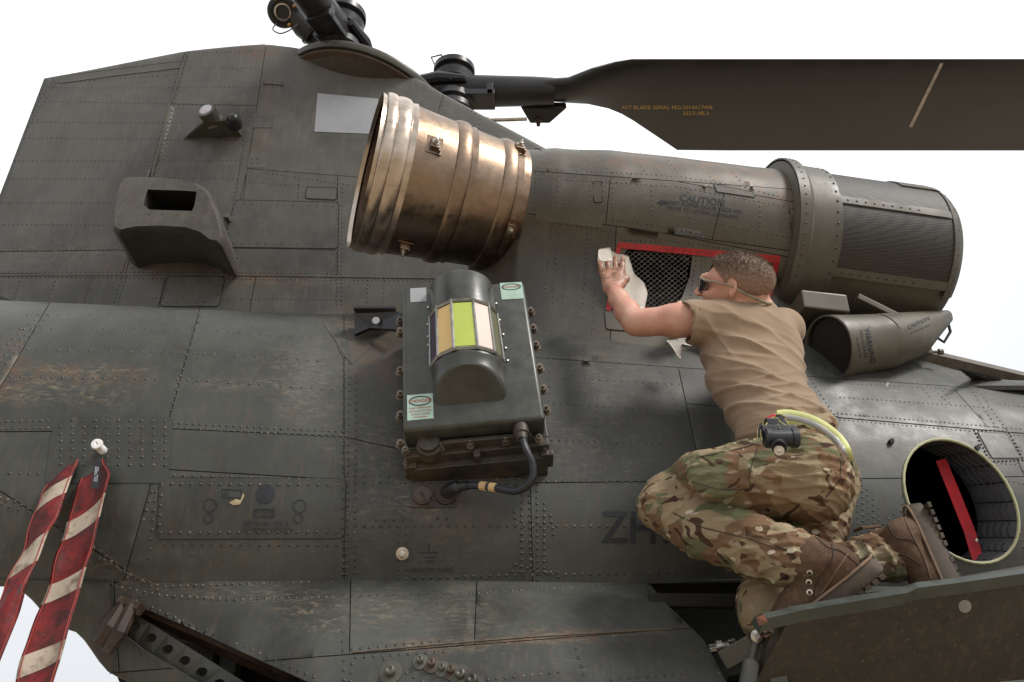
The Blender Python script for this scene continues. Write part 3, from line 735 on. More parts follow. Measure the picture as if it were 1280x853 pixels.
# engine door: red trim and wire mesh
patch('red_trim', [(773, 303), (976, 320), (974, 329), (770, 310)], .003, M_RED, N_, step=10)
patch('red_trim', [(967, 329), (974, 329), (958, 394), (950, 392)], .003, M_RED, N_, step=10)
patch('red_trim', [(797, 384), (890, 391), (889, 396), (793, 390)], .003, M_RED, N_, step=10)
patch('red_trim', [(770, 310), (776, 310), (764, 390), (757, 388)], .003, M_RED, N_, step=10)
patch('skin_doubler', rr([(756, 390), (795, 390), (793, 415), (758, 412)], 3), .004, P_NAC, N_)
rv((777, 306, 972, 325), 8, TINY*.8, N_, 0, up=.0028); rv((800, 388, 888, 394), 8, TINY*.8, N_, 0, up=.0028)
M_WIRE = plain('wire', (.22, .21, .19), .4, metal=.3, var=.4)
for mw in (MW1, MW2):
    V = []; Fc = []
    x0 = min(p[0] for p in mw); x1 = max(p[0] for p in mw)
    for dr in (1, -1):
        for k in range(-16, 40):
            xs = x0-60+k*7.6; seg = []
            for q in range(0, 26):
                y = 308+q*3.4; x = xs+dr*(y-345)*1.25
                if inside(mw, x, y): seg.append((x, y))
            for a, b in zip(seg, seg[1:]):
                ha = hit(a[0], a[1], N_); hb = hit(b[0], b[1], N_)
                if not ha or not hb: continue
                p, q2 = ha[0]-ha[1]*(.002+.001*dr), hb[0]-hb[1]*(.002+.001*dr); d = (q2-p).normalized(); s = d.cross(ha[1])*.0009; nn_ = ha[1]*.0008
                e_ = d*.0; kk = len(V); V += [p-s, p+nn_, p+s, q2-s, q2+nn_, q2+s]; Fc += [(kk, kk+1, kk+4, kk+3), (kk+1, kk+2, kk+5, kk+4)]
    mk('wire_mesh', V, Fc, M_WIRE, HEL, False, 'stuff')
a_, n_, u_ = axf(E1, E2)
mb = MB(); mb.lathe(E1, a_, [(-.05, .12), (0, .19), (.3, .2), (.5, .22), (.9, .2), (1.1, .1)], 24); mb.build('engine_core', plain('engine_core', (.02, .019, .018), .5, metal=.5), HEL)
mb = MB()
random.seed(3)
for k in range(9):
    c = E1+a_*(.3+.09*k)+n_*.10-u_*(.05+random.uniform(0, .1)); mb.tube([c, c+Vector((.05, -.02, -.08)), c+Vector((.12, 0, -.12))], .006, 6); mb.lathe(c, n_, [(0, .012), (.012, .012), (.014, .0)], 6)
mb.build('engine_pipe', plain('engine_pipe', (.16, .12, .08), .35, metal=.6), HEL, kind='stuff')
mb = MB(); mb.box(E1.lerp(E2, .5)+Vector((0, .12, -.2)), a_*.62, Vector((0, .01, 0)), Vector((0, 0, .3))); mb.build('sky_block_plate', M_DARK, HEL)  # plate added to block sky light leaking through the open nacelle underside
# interior closure
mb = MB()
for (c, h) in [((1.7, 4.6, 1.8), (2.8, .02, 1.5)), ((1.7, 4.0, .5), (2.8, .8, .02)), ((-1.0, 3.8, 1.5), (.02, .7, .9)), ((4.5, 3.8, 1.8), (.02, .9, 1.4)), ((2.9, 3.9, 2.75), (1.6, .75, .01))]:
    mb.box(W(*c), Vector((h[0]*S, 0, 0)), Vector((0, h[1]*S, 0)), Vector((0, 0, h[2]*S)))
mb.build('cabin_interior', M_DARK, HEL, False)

# ------------------------------------------------------------------ exhaust pipe
m_ex = newmat('heat_tinted_steel'); g = G(m_ex)
ring = g.noise(9, 4, .6, (1, 1, 1)); blot = g.noise(4.5, 5, .65); fine = g.noise(120, 3)
c = g.mix(g.rng(blot, .35, .68), (.32, .235, .17), (.135, .088, .06)); c = g.mix(g.rng(ring, .5, .75, 0, .6), c, (.44, .37, .31)); c = g.mix(g.rng(g.noise(18, 5, .7), .58, .75, 0, .7), c, (.12, .07, .045))
g.set(Base_Color=c, Metallic=1.0, Roughness=g.rng(g.noise(20, 5, .7), .3, .7, .28, .48), Normal=g.bump(g.noise(50, 4, .6), .0012, .5))
m_exl = plain('bead_steel', (.52, .43, .35), .28, metal=1, var=.2, scale=14)
m_exi = plain('sooty_steel', (.16, .10, .07), .5, metal=.8, var=.5, scale=9)
aE, nE, uE = axf(E1, E0); LE = (E0-E1).length
def rex(s):      # s 0 at the engine, 1 at the open end
    return .243+.055*max(0, s)**1.1
EXT = empty('exhaust_pipe', E1, 'x', 'x') if 0 else None
ex = MB(); prof = [(LE*s, rex(s)) for s in lin(-.08, 1.0, 40)]; ex.lathe(E1, aE, prof, 72); EXO = ex.build('exhaust_pipe', m_ex, HEL, auto=40)
ex = MB(); ex.lathe(E1, aE, [(LE*s, rex(s)-.006) for s in lin(-.3, .995, 30)]+[(LE, rex(1)), (LE*1.004, rex(1)-.002)], 72); ex.build('pipe_lining', m_exi, EXO)
ex = MB(); ex.lathe(E1, aE, [(-.12*1, .0), (-.12, .22)], 32); ex.lathe(E1, aE, [(-.1, .1), (.1, .085), (.3, .02), (.34, 0)], 24); ex.build('tail_cone', m_exi, EXO)
for s, wd, ht in [(.975, .022, .012), (.90, .030, .014), (.515, .030, .014), (.21, .030, .014)]:
    ex = MB(); P = [(LE*s+wd*cos(a), rex(s)-.002+ht*max(0, sin(a))**.8) for a in [pi*k/12 for k in range(13)]]
    P = [(LE*s-wd*1.7, rex(s)+.0015)]+P[::-1]+[(LE*s+wd*1.7, rex(s)+.0015)]
    ex.lathe(E1, aE, P, 72); ex.build('bead', m_exl if s > .8 else m_ex, EXO)
def onex(px, py, s_guess=None):
    """point of the pipe surface under a pixel"""
    d = ray(px, py).normalized(); best = None
    for i in range(0, 2200):
        p = CAM+d*(2.0+i*.001); q = p-E1; s = q.dot(aE); r = (q-aE*s).length
        if r < rex(s/LE): return p, (q-aE*s).normalized()
    return None
for (px, py) in [(543, 182), (505, 308), (637, 285), (648, 188), (596, 338)]:
    h = onex(px, py)
    if not h: continue
    p, n = h; t = n.cross(aE).normalized()
    o = MB(); o.box(p+n*.002, aE*.030, t*.036, n*.0015); o.box(p+n*.012, aE*.016, t*.02, n*.010); o.box(p+n*.008-aE*.018+t*.01, aE*.004, t*.02, n*.012)
    o = o.build('clamp', m_ex, EXO, False, bev=.002)
    q = MB(); q.lathe(p+n*.02, n, [(0, .0), (0, .013), (.006, .013), (.006, .008), (.016, .008), (.018, .004), (.024, .004), (.025, 0)], 10); q.build('bolt', M_STEEL, EXO, auto=30)
# ring of the cowling round the pipe
mb = MB(); mb.lathe(E1, aE, [(-.02, .262), (.0, .262), (.0, .25), (-.05, .235)], 60); mb.build('cowling_lip', M_UNDER, HEL)

# ------------------------------------------------------------------ engine intake screen
aI, nI, uI = axf(E2, E3); LI = (E3-E2).length
m_scr = newmat('perforated_screen'); g = G(m_scr)
vo = g.n('ShaderNodeTexVoronoi'); vo.inputs['Scale'].default_value = 150; g.l(g.co, vo.inputs['Vector']); vo.inputs['Randomness'].default_value = .15
c = g.mix(g.rng(vo.outputs['Distance'], .25, .45), (.055, .044, .032), (.018, .015, .011)); c = g.mix(g.rng(g.noise(14, 5, .7, (1, 2, 1)), .45, .7, 0, .6), c, (.045, .034, .024))
g.set(Base_Color=c, Roughness=.55, Normal=g.bump(vo.outputs['Distance'], .0015, .8))
def cpl(name, s0, s1, a0, a1, r0, r1, th, mat, parent, ns_=10, na=14, rf=None):
    """curved plate on the axis E2-E3, angles in degrees from the near side upwards"""
    V = []; Fc = []
    for q in (0, 1):
        for i in range(ns_+1):
            s = s0+(s1-s0)*i/ns_
            for j in range(na+1):
                a = radians(a0+(a1-a0)*j/na); r = (rf(s) if rf else r0+(r1-r0)*i/ns_)+(th if q else 0)
                V.append(E2+aI*s+(nI*cos(a)+uI*sin(a))*r)
    n = na+1; B0 = (ns_+1)*n
    for i in range(ns_):
        for j in range(na): Fc += [(i*n+j, i*n+j+1, (i+1)*n+j+1, (i+1)*n+j), (B0+i*n+j, B0+(i+1)*n+j, B0+(i+1)*n+j+1, B0+i*n+j+1)]
    for i in range(ns_): Fc += [(i*n, (i+1)*n, B0+(i+1)*n, B0+i*n), (i*n+na, B0+i*n+na, B0+(i+1)*n+na, (i+1)*n+na)]
    for j in range(na): Fc += [(j, B0+j, B0+j+1, j+1), (ns_*n+j, ns_*n+j+1, B0+ns_*n+j+1, B0+ns_*n+j)]
    o = mk(name, V, Fc, mat, parent); o.data.set_sharp_from_angle(angle=radians(35)); return o
RD = .312
def rd(s):
    k = max(0, (s-(LI-.03))/.08); return RD-.05*k*k
INT = MB(); INT.lathe(E2, aI, [(-.02, .30), (-.01, .338), (.035, .345), (.05, .332), (.13, .331), (.135, RD-.006)]+[(s, rd(s)-.006) for s in lin(.14, LI+.04, 12)]+[(LI+.055, .22), (LI+.06, 0)], 64)
INT = INT.build('intake_screen', P_LIGHT, HEL, auto=30)
cpl('ring_flange', -.012, .03, -80, 170, .345, .345, .006, P_NAC, INT, 3, 40)
cpl('retaining_band', .13, .155, -60, 170, .322, .322, .008, P_LIGHT, INT, 3, 40)
cpl('screen_panel', .16, LI-.015, 8, 150, 0, 0, .004, m_scr, INT, 12, 24, rd)
cpl('screen_panel', .16, LI-.015, -44, 4, 0, 0, .004, m_scr, INT, 12, 10, rd)
cpl('frame_strip', .15, LI+.0, 3, 9, 0, 0, .009, P_LIGHT, INT, 10, 2, rd)
cpl('frame_strip', .14, LI+.0, -49, -43, 0, 0, .010, P_LIGHT, INT, 10, 2, rd)
cpl('frame_strip', LI-.02, LI+.03, -55, 60, 0, 0, .008, P_LIGHT, INT, 3, 20, rd)
cpl('corner_plate', LI-.17, LI-.01, 36, 100, 0, 0, .010, P_LIGHT, INT, 6, 10, rd)
cpl('frame_strip', .135, .165, -49, 10, 0, 0, .011, P_LIGHT, INT, 3, 12, rd)
def ibolt(s, a, r, sz=.005):
    a = radians(a); n = nI*cos(a)+uI*sin(a); RIV.append((E2+aI*s+n*r, n, sz, False))
for k in range(26): ibolt(.143, -55+k*8.2, .331)
for k in range(36): ibolt(.01, -70+k*6.5, .352, .004)
for k in range(9): ibolt(.19+k*.035, 6, rd(.19+k*.035)+.009); ibolt(.19+k*.035, -46, rd(.19+k*.035)+.010)
for k in range(12): ibolt(LI-.0, -50+k*9, rd(LI)+.008, .004)
for i in range(4):
    for j in range(5): ibolt(LI-.15+i*.04, 42+j*12, rd(LI-.15+i*.04)+.010, .003)
# bypass duct below the intake
m_scr2 = plain('dark_screen', (.016, .014, .011), .6, scale=200, var=.6)
A = at(1036, 432, 3.02); B = at(1098, 427, 3.12); Cc = at(1140, 418, 3.2); D = at(1184, 394, 3.3)
def duct():
    V = []; Fc = []; n = 28; sec = [(A, .104, .122), (A.lerp(B, .06), .107, .124), (A.lerp(B, .3), .104, .115), (B, .10, .105), (B+(Cc-B)*.02, .103, .108), (Cc, .085, .085), (D, .02, .03)]
    for i, (c, r, rl) in enumerate(sec):
        a = (B-A).normalized() if i < 4 else (D-B).normalized(); up = Vector((0, 0, 1)); sd_ = a.cross(up).normalized(); u2 = sd_.cross(a)
        if i == 0: c = c
        for k in range(n):
            th = 2*pi*k/n; rr2 = r if sin(th) > -.2 else r+(rl-r)*max(0, (-sin(th)-.2)/.8)**3
            V.append(c+(sd_*cos(th)+u2*sin(th))*rr2)
    for i in range(len(sec)-1):
        for k in range(n): Fc.append((i*n+k, i*n+(k+1) % n, (i+1)*n+(k+1) % n, (i+1)*n+k))
    return V, Fc, n
V, Fc, n = duct(); DU = mk('bypass_duct', V, Fc+[tuple((len(V)//n-1)*n+k for k in range(n))], P_LIGHT, HEL); DU.data.set_sharp_from_angle(angle=radians(40))
BV['duct'] = BVHTree.FromPolygons([tuple(v) for v in V], Fc)
dn = (A-B).normalized(); mk('duct_screen', [V[k]-dn*.014+(A-V[k])*.03 for k in range(n)]+[A-dn*.014], [(k, (k+1) % n, n) for k in range(n)], m_scr2, DU, False)
mb = MB(); mb.tube([V[k]+dn*.002 for k in range(n)], .004, 6, closed=True); mb.build('duct_rim', P_LIGHT, DU)
text('WARNING', 1087, 432, 6.5, 80, M_TXT, 'duct', 1, parent=DU, bold=.02); text('FAN HAZARD', 1079, 430, 4, 80, M_TXT, 'duct', 1, parent=DU); text('-- ------ --', 1074, 434, 6, 80, M_TXT, 'duct', .8, parent=DU, bold=.02)
text('CAUTION', 1148, 404, 4.6, -24, M_TXT, 'duct', 1, parent=DU, bold=.02); text('-- --- ----- -----', 1150, 411, 5, -24, M_TXT, 'duct', .7, parent=DU, bold=.02)
mb = MB(); mb.box(at(1020, 392, 3.12), Vector((.085, .01, -.005)), Vector((0, .10, 0)), Vector((0, 0, .035))); mb.build('duct_bracket', P_LIGHT, HEL, False, bev=.006)
mb = MB(); mb.box(at(1095, 385, 3.1), Vector((.07, .01, -.035)), Vector((0, .02, 0)), Vector((.004, 0, .010))); mb.build('duct_strut', P_LIGHT, HEL, False, bev=.003)
mb = MB(); mb.tube([at(1168, 420, 3.4), at(1180, 428, 3.4), at(1188, 415, 3.4), at(1184, 400, 3.4)], .006, 8); mb.build('drain_hose', M_BLK, HEL)
# roof rail on the right
mb = MB(); mb.tube([at(1128, 440, 3.38), at(1150, 446, 3.38), at(1290, 479, 3.57), at(1400, 506, 3.72)], .042, 4); mb.build('walkway_rail', plain('rail_brown', (.12, .095, .07), .5), HEL, False)
mb = MB(); mb.lathe(at(1163, 440, 3.2), (1, 0, 0), [(0, .006), (.03, .006), (.03, .012), (.045, .012), (.045, 0)], 8); mb.box(at(1150, 440, 3.22), Vector((.03, 0, -.003)), Vector((0, .03, 0)), Vector((0, 0, .015))); mb.build('rail_fitting', P_LIGHT, HEL, auto=30)

# ------------------------------------------------------------------ cabin window
rim = [hit(x, y, B_)[0] for x, y in grow(WIN, 1)]
mb = MB(); mb.tube([p+Vector((0, -.002, 0)) for p in rim], .0048, 8, closed=True); WN = mb.build('window_rim', M_RIM, HEL)
m_q = plain('quilted_lining', (.10, .10, .105), .6, var=.15)
V = []; Fc = []; N = len(rim); K = 7
for k in range(K):
    for i, p in enumerate(rim):
        bul = .012*abs(sin(pi*i*.5))*(1 if 0 < k < K-1 else 0)
        V.append(p+Vector((-.02*k/K, .03*k, .006*k))+Vector((-bul, 0, 0)))
for k in range(K-1):
    for i in range(N): Fc.append((k*N+i, k*N+(i+1) % N, (k+1)*N+(i+1) % N, (k+1)*N+i))
lo = mk('quilted_lining', V, Fc, m_q, HEL)
nt_ = m_q.node_tree; g2 = m_q
mb = MB()
def sq(p): return hit(p[0], p[1], B_)[0]
for i in range(N):
    if 0 <= i: 
        p = rim[i]
        if i % 2 == 0: mb.tube([V[k*N+i]+Vector((-.002, 0, 0)) for k in range(K)], .0018, 4)
for k in range(1, K): mb.tube([V[k*N+i]+Vector((-.002, 0, 0)) for i in range(N)], .0018, 4, closed=True)
mb.build('quilting_seam', M_BLK, lo, kind='stuff')
def band(name, pts, wv, th, mat, parent=None):
    """flat webbing through world points; wv width vector per point or one vector"""
    V = []; Fc = []
    for i, p in enumerate(pts):
        t = (pts[min(i+1, len(pts)-1)]-pts[max(i-1, 0)]).normalized(); w_ = wv[i] if isinstance(wv, list) else wv; n_ = t.cross(w_).normalized()*th/2
        V += [p-w_-n_, p+w_-n_, p+w_+n_, p-w_+n_]
    for i in range(len(pts)-1):
        for q in range(4): Fc.append((i*4+q, i*4+(q+1) % 4, i*4+4+(q+1) % 4, i*4+4+q))
    Fc += [(3, 2, 1, 0), tuple(len(V)-4+q for q in range(4))]
    return mk(name, V, Fc, mat, parent, False)
M_RS = plain('red_webbing', (.50, .012, .02), .6, var=.2)
band('cabin_strap', [at(1176, 575, 3.05), at(1195, 622, 3.04), at(1212, 665, 3.03), at(1226, 712, 3.0)], Vector((.018, 0, .004)), .003, M_RS, HEL)
mb = MB(); mb.lathe(at(1221, 676, 3.0), (0, -1, 0), [(0, .006), (.004, .006), (.006, 0)], 10); mb.build('press_stud', M_STEEL, HEL)
band('cabin_strap', [at(1228, 620, 3.25), at(1232, 660, 3.25), at(1238, 700, 3.2)], Vector((.008, 0, .001)), .003, M_RS, HEL)

# ------------------------------------------------------------------ air scoop and lamp on the pylon
SCP = []
out_px = [(143, 282), (144, 262), (147, 243), (150, 230), (156, 223), (166, 221), (200, 222), (225, 225), (242, 229), (254, 237), (261, 247), (267, 262), (273, 280), (275, 294), (271, 301), (262, 299), (250, 290), (232, 284), (200, 282), (170, 283), (150, 287)]
op_px = [(184, 237), (246, 239), (242, 264), (178, 262)]
fr = [at(x, y, 3.50+.0006*(y-222)*-1) for x, y in out_px]; cen = sum(fr, Vector())/len(fr)
ba = [Vector((cen.x+(p.x-cen.x)*1.12-.05, 3.87*S, p.z+(.01))) for p in fr]
n = len(fr); edge = [p+Vector((0, .03, 0))+(p-cen).normalized()*.018 for p in fr]
def nearest_op(p, k):
    # opening outline resampled to the same count, by angle
    return None
oc = sum((Vector(q) for q in op_px), Vector((0, 0)))/4
opn = []
for (x, y) in out_px:
    d = Vector((x, y))-oc; best = None
    for i in range(4):
        a, b = Vector(op_px[i]), Vector(op_px[(i+1) % 4]); r_ = b-a; den = d.x*r_.y-d.y*r_.x
        if abs(den) < 1e-9: continue
        tt = ((a-oc).x*r_.y-(a-oc).y*r_.x)/den; uu = ((a-oc).x*d.y-(a-oc).y*d.x)/den
        if tt > 0 and -1e-6 <= uu <= 1+1e-6 and (best is None or tt < best): best = tt
    q = oc+d*best; opn.append(at(q.x, q.y, 3.50-.0006*(q.y-222)))
inn = [p+Vector((0, .22, 0)) for p in opn]
V = inn+opn+fr+edge+ba; Fc = []
for r_ in range(4):
    for k in range(n): Fc.append((r_*n+k, r_*n+(k+1) % n, (r_+1)*n+(k+1) % n, (r_+1)*n+k))
Fc.append(tuple(range(n)))
SCO = mk('air_scoop', V, Fc, P_PYL, HEL, True, mats=[P_PYL, M_DARK], fm=[1]*n+[0]*(3*n)+[1]); SCO.data.set_sharp_from_angle(angle=radians(50))
SCO.data.color_attributes.new('wear', 'FLOAT_COLOR', 'POINT').data.foreach_set('color', sum([[.15, .12, .15, 1] if i < n*3 else [.2, .2, .5, 1] for i in range(len(V))], []))
mb = MB(); mb.tube([p+Vector((0, -.004, 0))+(p-cen).normalized()*.02 for p in ba], .008, 4, closed=True); mb.build('scoop_flange', P_PYL, SCO, False)
for (x, y) in [(190, 231), (205, 231), (222, 232), (238, 234), (186, 268), (203, 268), (222, 268), (240, 270), (258, 262), (155, 250)]:
    RIV.append((at(x, y, 3.47), Vector((0, -1, 0)), .0035, False))
for (x, y) in [(284, 290), (284, 302), (278, 318), (252, 327), (225, 333), (165, 335)]: RIV.append((at(x, y, 3.84), Vector((0, -1, 0)), .006, True))
mb = MB(); mb.box(at(284, 272, 3.82), Vector((.012, 0, 0)), Vector((0, .02, 0)), Vector((0, 0, .012))); mb.box(at(283, 305, 3.82), Vector((.018, 0, 0)), Vector((0, .02, 0)), Vector((0, 0, .012))); mb.build('scoop_lug', P_PYL, SCO, False)
# lamp on a wedge mount
bl, br_ = at(231, 173, 3.79), at(306, 172, 3.79); tl, trr = at(240, 150, 3.70), at(300, 150, 3.72)
bk = lambda p, dz=0: Vector((p.x, 3.89*S, p.z+dz))
bl, br_ = at(231, 175, 3.87), at(306, 174, 3.87)
V = [bl, br_, at(287, 150, 3.72), at(254, 152, 3.72), bk(bl, -.01)+Vector((.02, 0, 0)), bk(br_, -.01)+Vector((.02, 0, 0)), bk(at(298, 142, 3.80)), bk(at(240, 142, 3.80))]
LM = MB(); LM.add(V, [(0, 1, 2, 3), (4, 7, 6, 5), (0, 4, 5, 1), (1, 5, 6, 2), (2, 6, 7, 3), (3, 7, 4, 0)]); LM = LM.build('sensor_mount', P_PART, HEL, False, bev=.008)
mb = MB(); mb.box((bl+br_)/2+Vector((0, .04, -.004)), Vector((.155, 0, 0)), Vector((0, .05, 0)), Vector((0, 0, .003))); mb.build('mount_flange', P_PYL, LM, False)
c0 = at(270, 156, 3.80); ax = (at(254, 133, 3.66)-c0).normalized()
mb = MB(); mb.lathe(c0, ax, [(-.04, .05), (.02, .05), (.03, .038), (.055, .038), (.055, .046), (.10, .046), (.10, .034), (.096, .0)], 24); mb.build('sensor_barrel', P_PART, LM, auto=30)
mb = MB(); mb.lathe(c0+ax*.101, ax, [(0, .033), (.003, .02), (.004, 0)], 20); mb.build('sensor_lens', plain('lens', (.55, .5, .55), .15, spec=.8), LM)
mb = MB(); c1 = at(290, 148, 3.72); mb.lathe(c1+Vector((0, .03, 0)), (.25, -1, -.1), [(-.02, .04), (.02, .036), (.03, .028)]+[(.03+.026*sin(a), .028*cos(a)) for a in [pi/2*k/5 for k in range(1, 6)]], 20); mb.build('ball_sensor', M_BLK, LM)
#@@STAGE3
def smooth_path(P, n=8):
    o = []
    for i in range(len(P)-1):
        a, b, c, d = P[max(i-1, 0)], P[i], P[i+1], P[min(i+2, len(P)-1)]
        for k in range(n): o.append(Vector(cr1(a, b, c, d, k/n)))
    return o+[P[-1]]
# ------------------------------------------------------------------ rotor head and blades
HC = W(-.94, 4.38, 5.50); RIMC = W(-1.0, 4.29, 5.25); RN = Vector((.24, .03, 1)).normalized()
mb = MB(); mb.lathe(RIMC, RN, [(-.10, .37), (-.07, .42), (-.04, .455), (-.028, .468)], 64); mb.build('fairing_underside', plain('shaded_brown', (.045, .036, .027), .55), HEL)  # shadow below the rim is put into this dark brown
mb = MB(); mb.lathe(RIMC, RN, [(-.028, .468), (-.03, .49), (-.01, .50), (.010, .495), (.016, .46), (.016, .0)], 64); mb.build('rotor_fairing_rim', P_PART, HEL, auto=50)
mb = MB(); mb.lathe(RIMC-RN*.035, RN, [(-.02, .42), (-.012, .475), (.0, .475)], 64); mb.build('fairing_seal', plain('brown_seal', (.10, .065, .045), .5), HEL)
mb = MB(); mb.lathe(HC-Vector((0, 0, .25)), (0, 0, 1), [(0, .09), (.12, .09), (.12, .17), (.32, .17), (.36, .12), (.40, 0)], 32); mb.build('rotor_hub', M_BLK, HEL, auto=35)
def blade(name, u, out_len, near_is_lead=True):
    """u horizontal unit direction; root hardware then the blade proper"""
    side = Vector((u.y, -u.x, 0))            # chordwise
    if side.y > 0: side = -side
    up = Vector((0, 0, 1)); P = lambda a, b, c: HC+u*a+side*b+up*c
    # planform: distance, front edge, rear edge, thickness
    st = [(.86, .075, -.075, .12), (1.0, .085, -.085, .12), (1.12, .10, -.10, .115), (1.25, .18, -.11, .11), (1.38, .235, -.15, .10), (1.47, .258, -.20, .09), (1.56, .26, -.27, .085), (1.88, .26, -.55, .085), (2.2, .26, -.555, .085), (out_len, .26, -.555, .075)]
    sec = [(0, .0), (.03, .35), (.10, .75), (.25, 1), (.45, .9), (.7, .55), (1, .04)]
    V = []; n = 2*len(sec)-2
    S2 = []
    for (a, b) in zip(st, st[1:]):
        K = 5 if b[0] < 2.3 else 2
        for k in range(K): f = k/K; S2.append(tuple(p*(1-f)+q*f for p, q in zip(a, b)))
    S2.append(st[-1])
    for (a, f, r, th) in S2:
        rnd = 1-ss(1.0, 1.5, a)
        for (c, h) in sec:
            hh = h*(1-rnd)+sqrt(max(0, 1-(2*c-1)**2))*rnd; V.append(P(a, f+(r-f)*c, th/2*hh))
        for (c, h) in sec[1:-1][::-1]:
            hh = h*(1-rnd)+sqrt(max(0, 1-(2*c-1)**2))*rnd; V.append(P(a, f+(r-f)*c, -th/2*hh*.8))
    n = len(sec)+len(sec)-2; Fc = [(i*n+k, i*n+(k+1) % n, (i+1)*n+(k+1) % n, (i+1)*n+k) for i in range(len(S2)-1) for k in range(n)]
    Fc += [tuple(range(n))[::-1], tuple((len(S2)-1)*n+k for k in range(n))]
    o = mk(name, V, Fc, M_BLADE, HEL); o.data.set_sharp_from_angle(angle=radians(50)); return o, P, V, Fc
B1, PB, BVv, BVf = blade('rotor_blade', Vector((1, .0, 0)), 8.6)
BV['blade'] = BVHTree.FromPolygons([tuple(v) for v in BVv], [f for f in BVf])
def hardware(P, parent, rod=True):
    ax = lambda a, b: (P(a, 0, 0)-P(b, 0, 0)).normalized()
    u = ax(1, 0); up = Vector((0, 0, 1)); sd_ = (P(0, 1, 0)-P(0, 0, 0))
    mb = MB(); mb.lathe(P(.12, 0, 0), u, [(0, .065), (.20, .065), (.24, .075), (.36, .085), (.42, .095), (.80, .085), (.92, .078)], 24); mb.build('pitch_sleeve', M_BLADE, parent, auto=40)
    mb = MB(); mb.lathe(P(.27, 0, 0), u, [(-.005, .068), (0, .072), (.028, .072), (.033, .068)], 24); mb.build('yellow_band', M_YEL, parent, auto=40)
    mb = MB(); mb.lathe(P(.90, 0, 0), u, [(-.003, .082), (0, .085), (.009, .085), (.012, .082)], 24); mb.build('yellow_band', M_YEL, parent, auto=40)
    for z0, z1 in ((.05, .19), (-.20, -.05)):      # hinge bearing housings above and below
        s_ = 1 if z1 > 0 else -1
        mb = MB(); mb.lathe(P(.44, 0, z0 if s_ > 0 else z1), (0, 0, s_), [(0, .11), (.05, .12), (.06, .10), (.085, .10), (.09, .125), (.125, .125), (.135, .09), (.14, .0)], 32); mb.build('hinge_bearing', M_BLK, parent, auto=35)
        mb = MB(); mb.lathe(P(.44, 0, (z0 if s_ > 0 else z1)), (0, 0, s_), [(.136, .055), (.145, .055), (.145, .04), (.139, .04)], 24); mb.build('bearing_ring', M_RUST, parent, auto=30)
    mb = MB()
    for s_ in (1, -1): mb.tube([P(.24, s_*.07, .02), P(.36, s_*.10, .02), P(.52, s_*.11, 0)], [.03, .035, .02], 8)
    mb.build('hub_fork', M_BLK, parent)
    mb = MB(); mb.box(P(.60, .02, -.08), u*.09, sd_*.07, up*.02); mb.box(P(.66, .02, -.05), u*.02, sd_*.07, up*.05); mb.build('sleeve_bracket', M_BLK, parent, False, bev=.006)
    if rod: mb = MB(); mb.tube([P(.62, -.14, -.10), P(.88, -.14, -.09)], .012, 8); mb.tube([P(.62, -.14, -.10), P(.65, -.14, -.10)], .02, 8); mb.build('damper_rod', M_STEEL, parent)
    if not rod: return
    mb = MB(); V0 = [P(.84, -.06, -.02), P(1.12, -.07, -.02), P(1.02, -.17, -.05), P(.90, -.17, -.05)]
    mb.add(V0+[v-up*.05 for v in V0], [(0, 1, 2, 3), (7, 6, 5, 4), (0, 4, 5, 1), (1, 5, 6, 2), (2, 6, 7, 3), (3, 7, 4, 0)]); mb.build('pitch_horn', M_BLADE, parent, False, bev=.01)
    mb = MB(); mb.lathe(P(.95, -.15, -.08), (0, 0, -1), [(0, .022), (.02, .022), (.03, .012), (.05, .012), (.052, 0)], 12); mb.build('horn_bolt', M_RUST, parent, auto=30)
    mb = MB(); mb.tube([P(.33, .02, .17), P(.30, .03, .24), P(.36, .04, .25), P(.42, .05, .12), P(.50, .06, .08)], .006, 6); mb.tube([P(.30, .08, .0), P(.36, .11, .02), P(.44, .12, -.02)], .006, 6); mb.build('hub_cable', M_BLK, parent)
hardware(PB, B1)
text('AFT BLADE SERIAL NO.2014A17495', 834, 134.5, 4.6, 0, M_TXTY, 'blade', 1.12, lift=.001, parent=B1, bold=.01); text('352.7-185.3', 870, 142, 4.6, 0, M_TXTY, 'blade', 1.05, lift=.001, parent=B1, bold=.01)
patch('white_stripe', [(1175, 79), (1179, 79), (1140, 159), (1136, 158)], .004, plain('stripe_grey', (.42, .37, .34), .5), 'blade', B1, step=5)
a2 = radians(250); u2 = Vector((cos(a2), sin(a2), 0))
B2, PB2, _, _ = blade('rotor_blade', u2, 8.6); hardware(PB2, B2, False)
B3, PB3, _, _ = blade('rotor_blade', Vector((cos(radians(118)), sin(radians(118)), 0)), 8.6)
brc = at(354, 15, 3.86); bd_ = (CAM-brc).normalized()+Vector((-.15, 0, -.1)); bd_.normalize()
mb = MB(); mb.lathe(brc, bd_, [(-.16, .07), (-.10, .085), (.0, .088), (.012, .082), (.015, .062), (.006, .058), (.006, .0)], 36); BR = mb.build('pitch_bearing', M_BLK, B2, auto=30)
mb = MB(); mb.lathe(brc, bd_, [(.004, .05), (.02, .046), (.022, .038), (.0, .034)], 32); mb.build('bearing_ring', M_STEEL, BR, auto=30)
mb = MB()
for a_ in (60, 240, 150):
    sx_ = bd_.cross(Vector((0, 0, 1))).normalized(); sy_ = sx_.cross(bd_); mb.lathe(brc+(sx_*cos(radians(a_))+sy_*sin(radians(a_)))*.074, bd_, [(0, .012), (.02, .012), (.024, .006), (.026, 0)], 10)
mb.build('bearing_bolt', M_BRASS, BR, auto=30, kind='stuff')
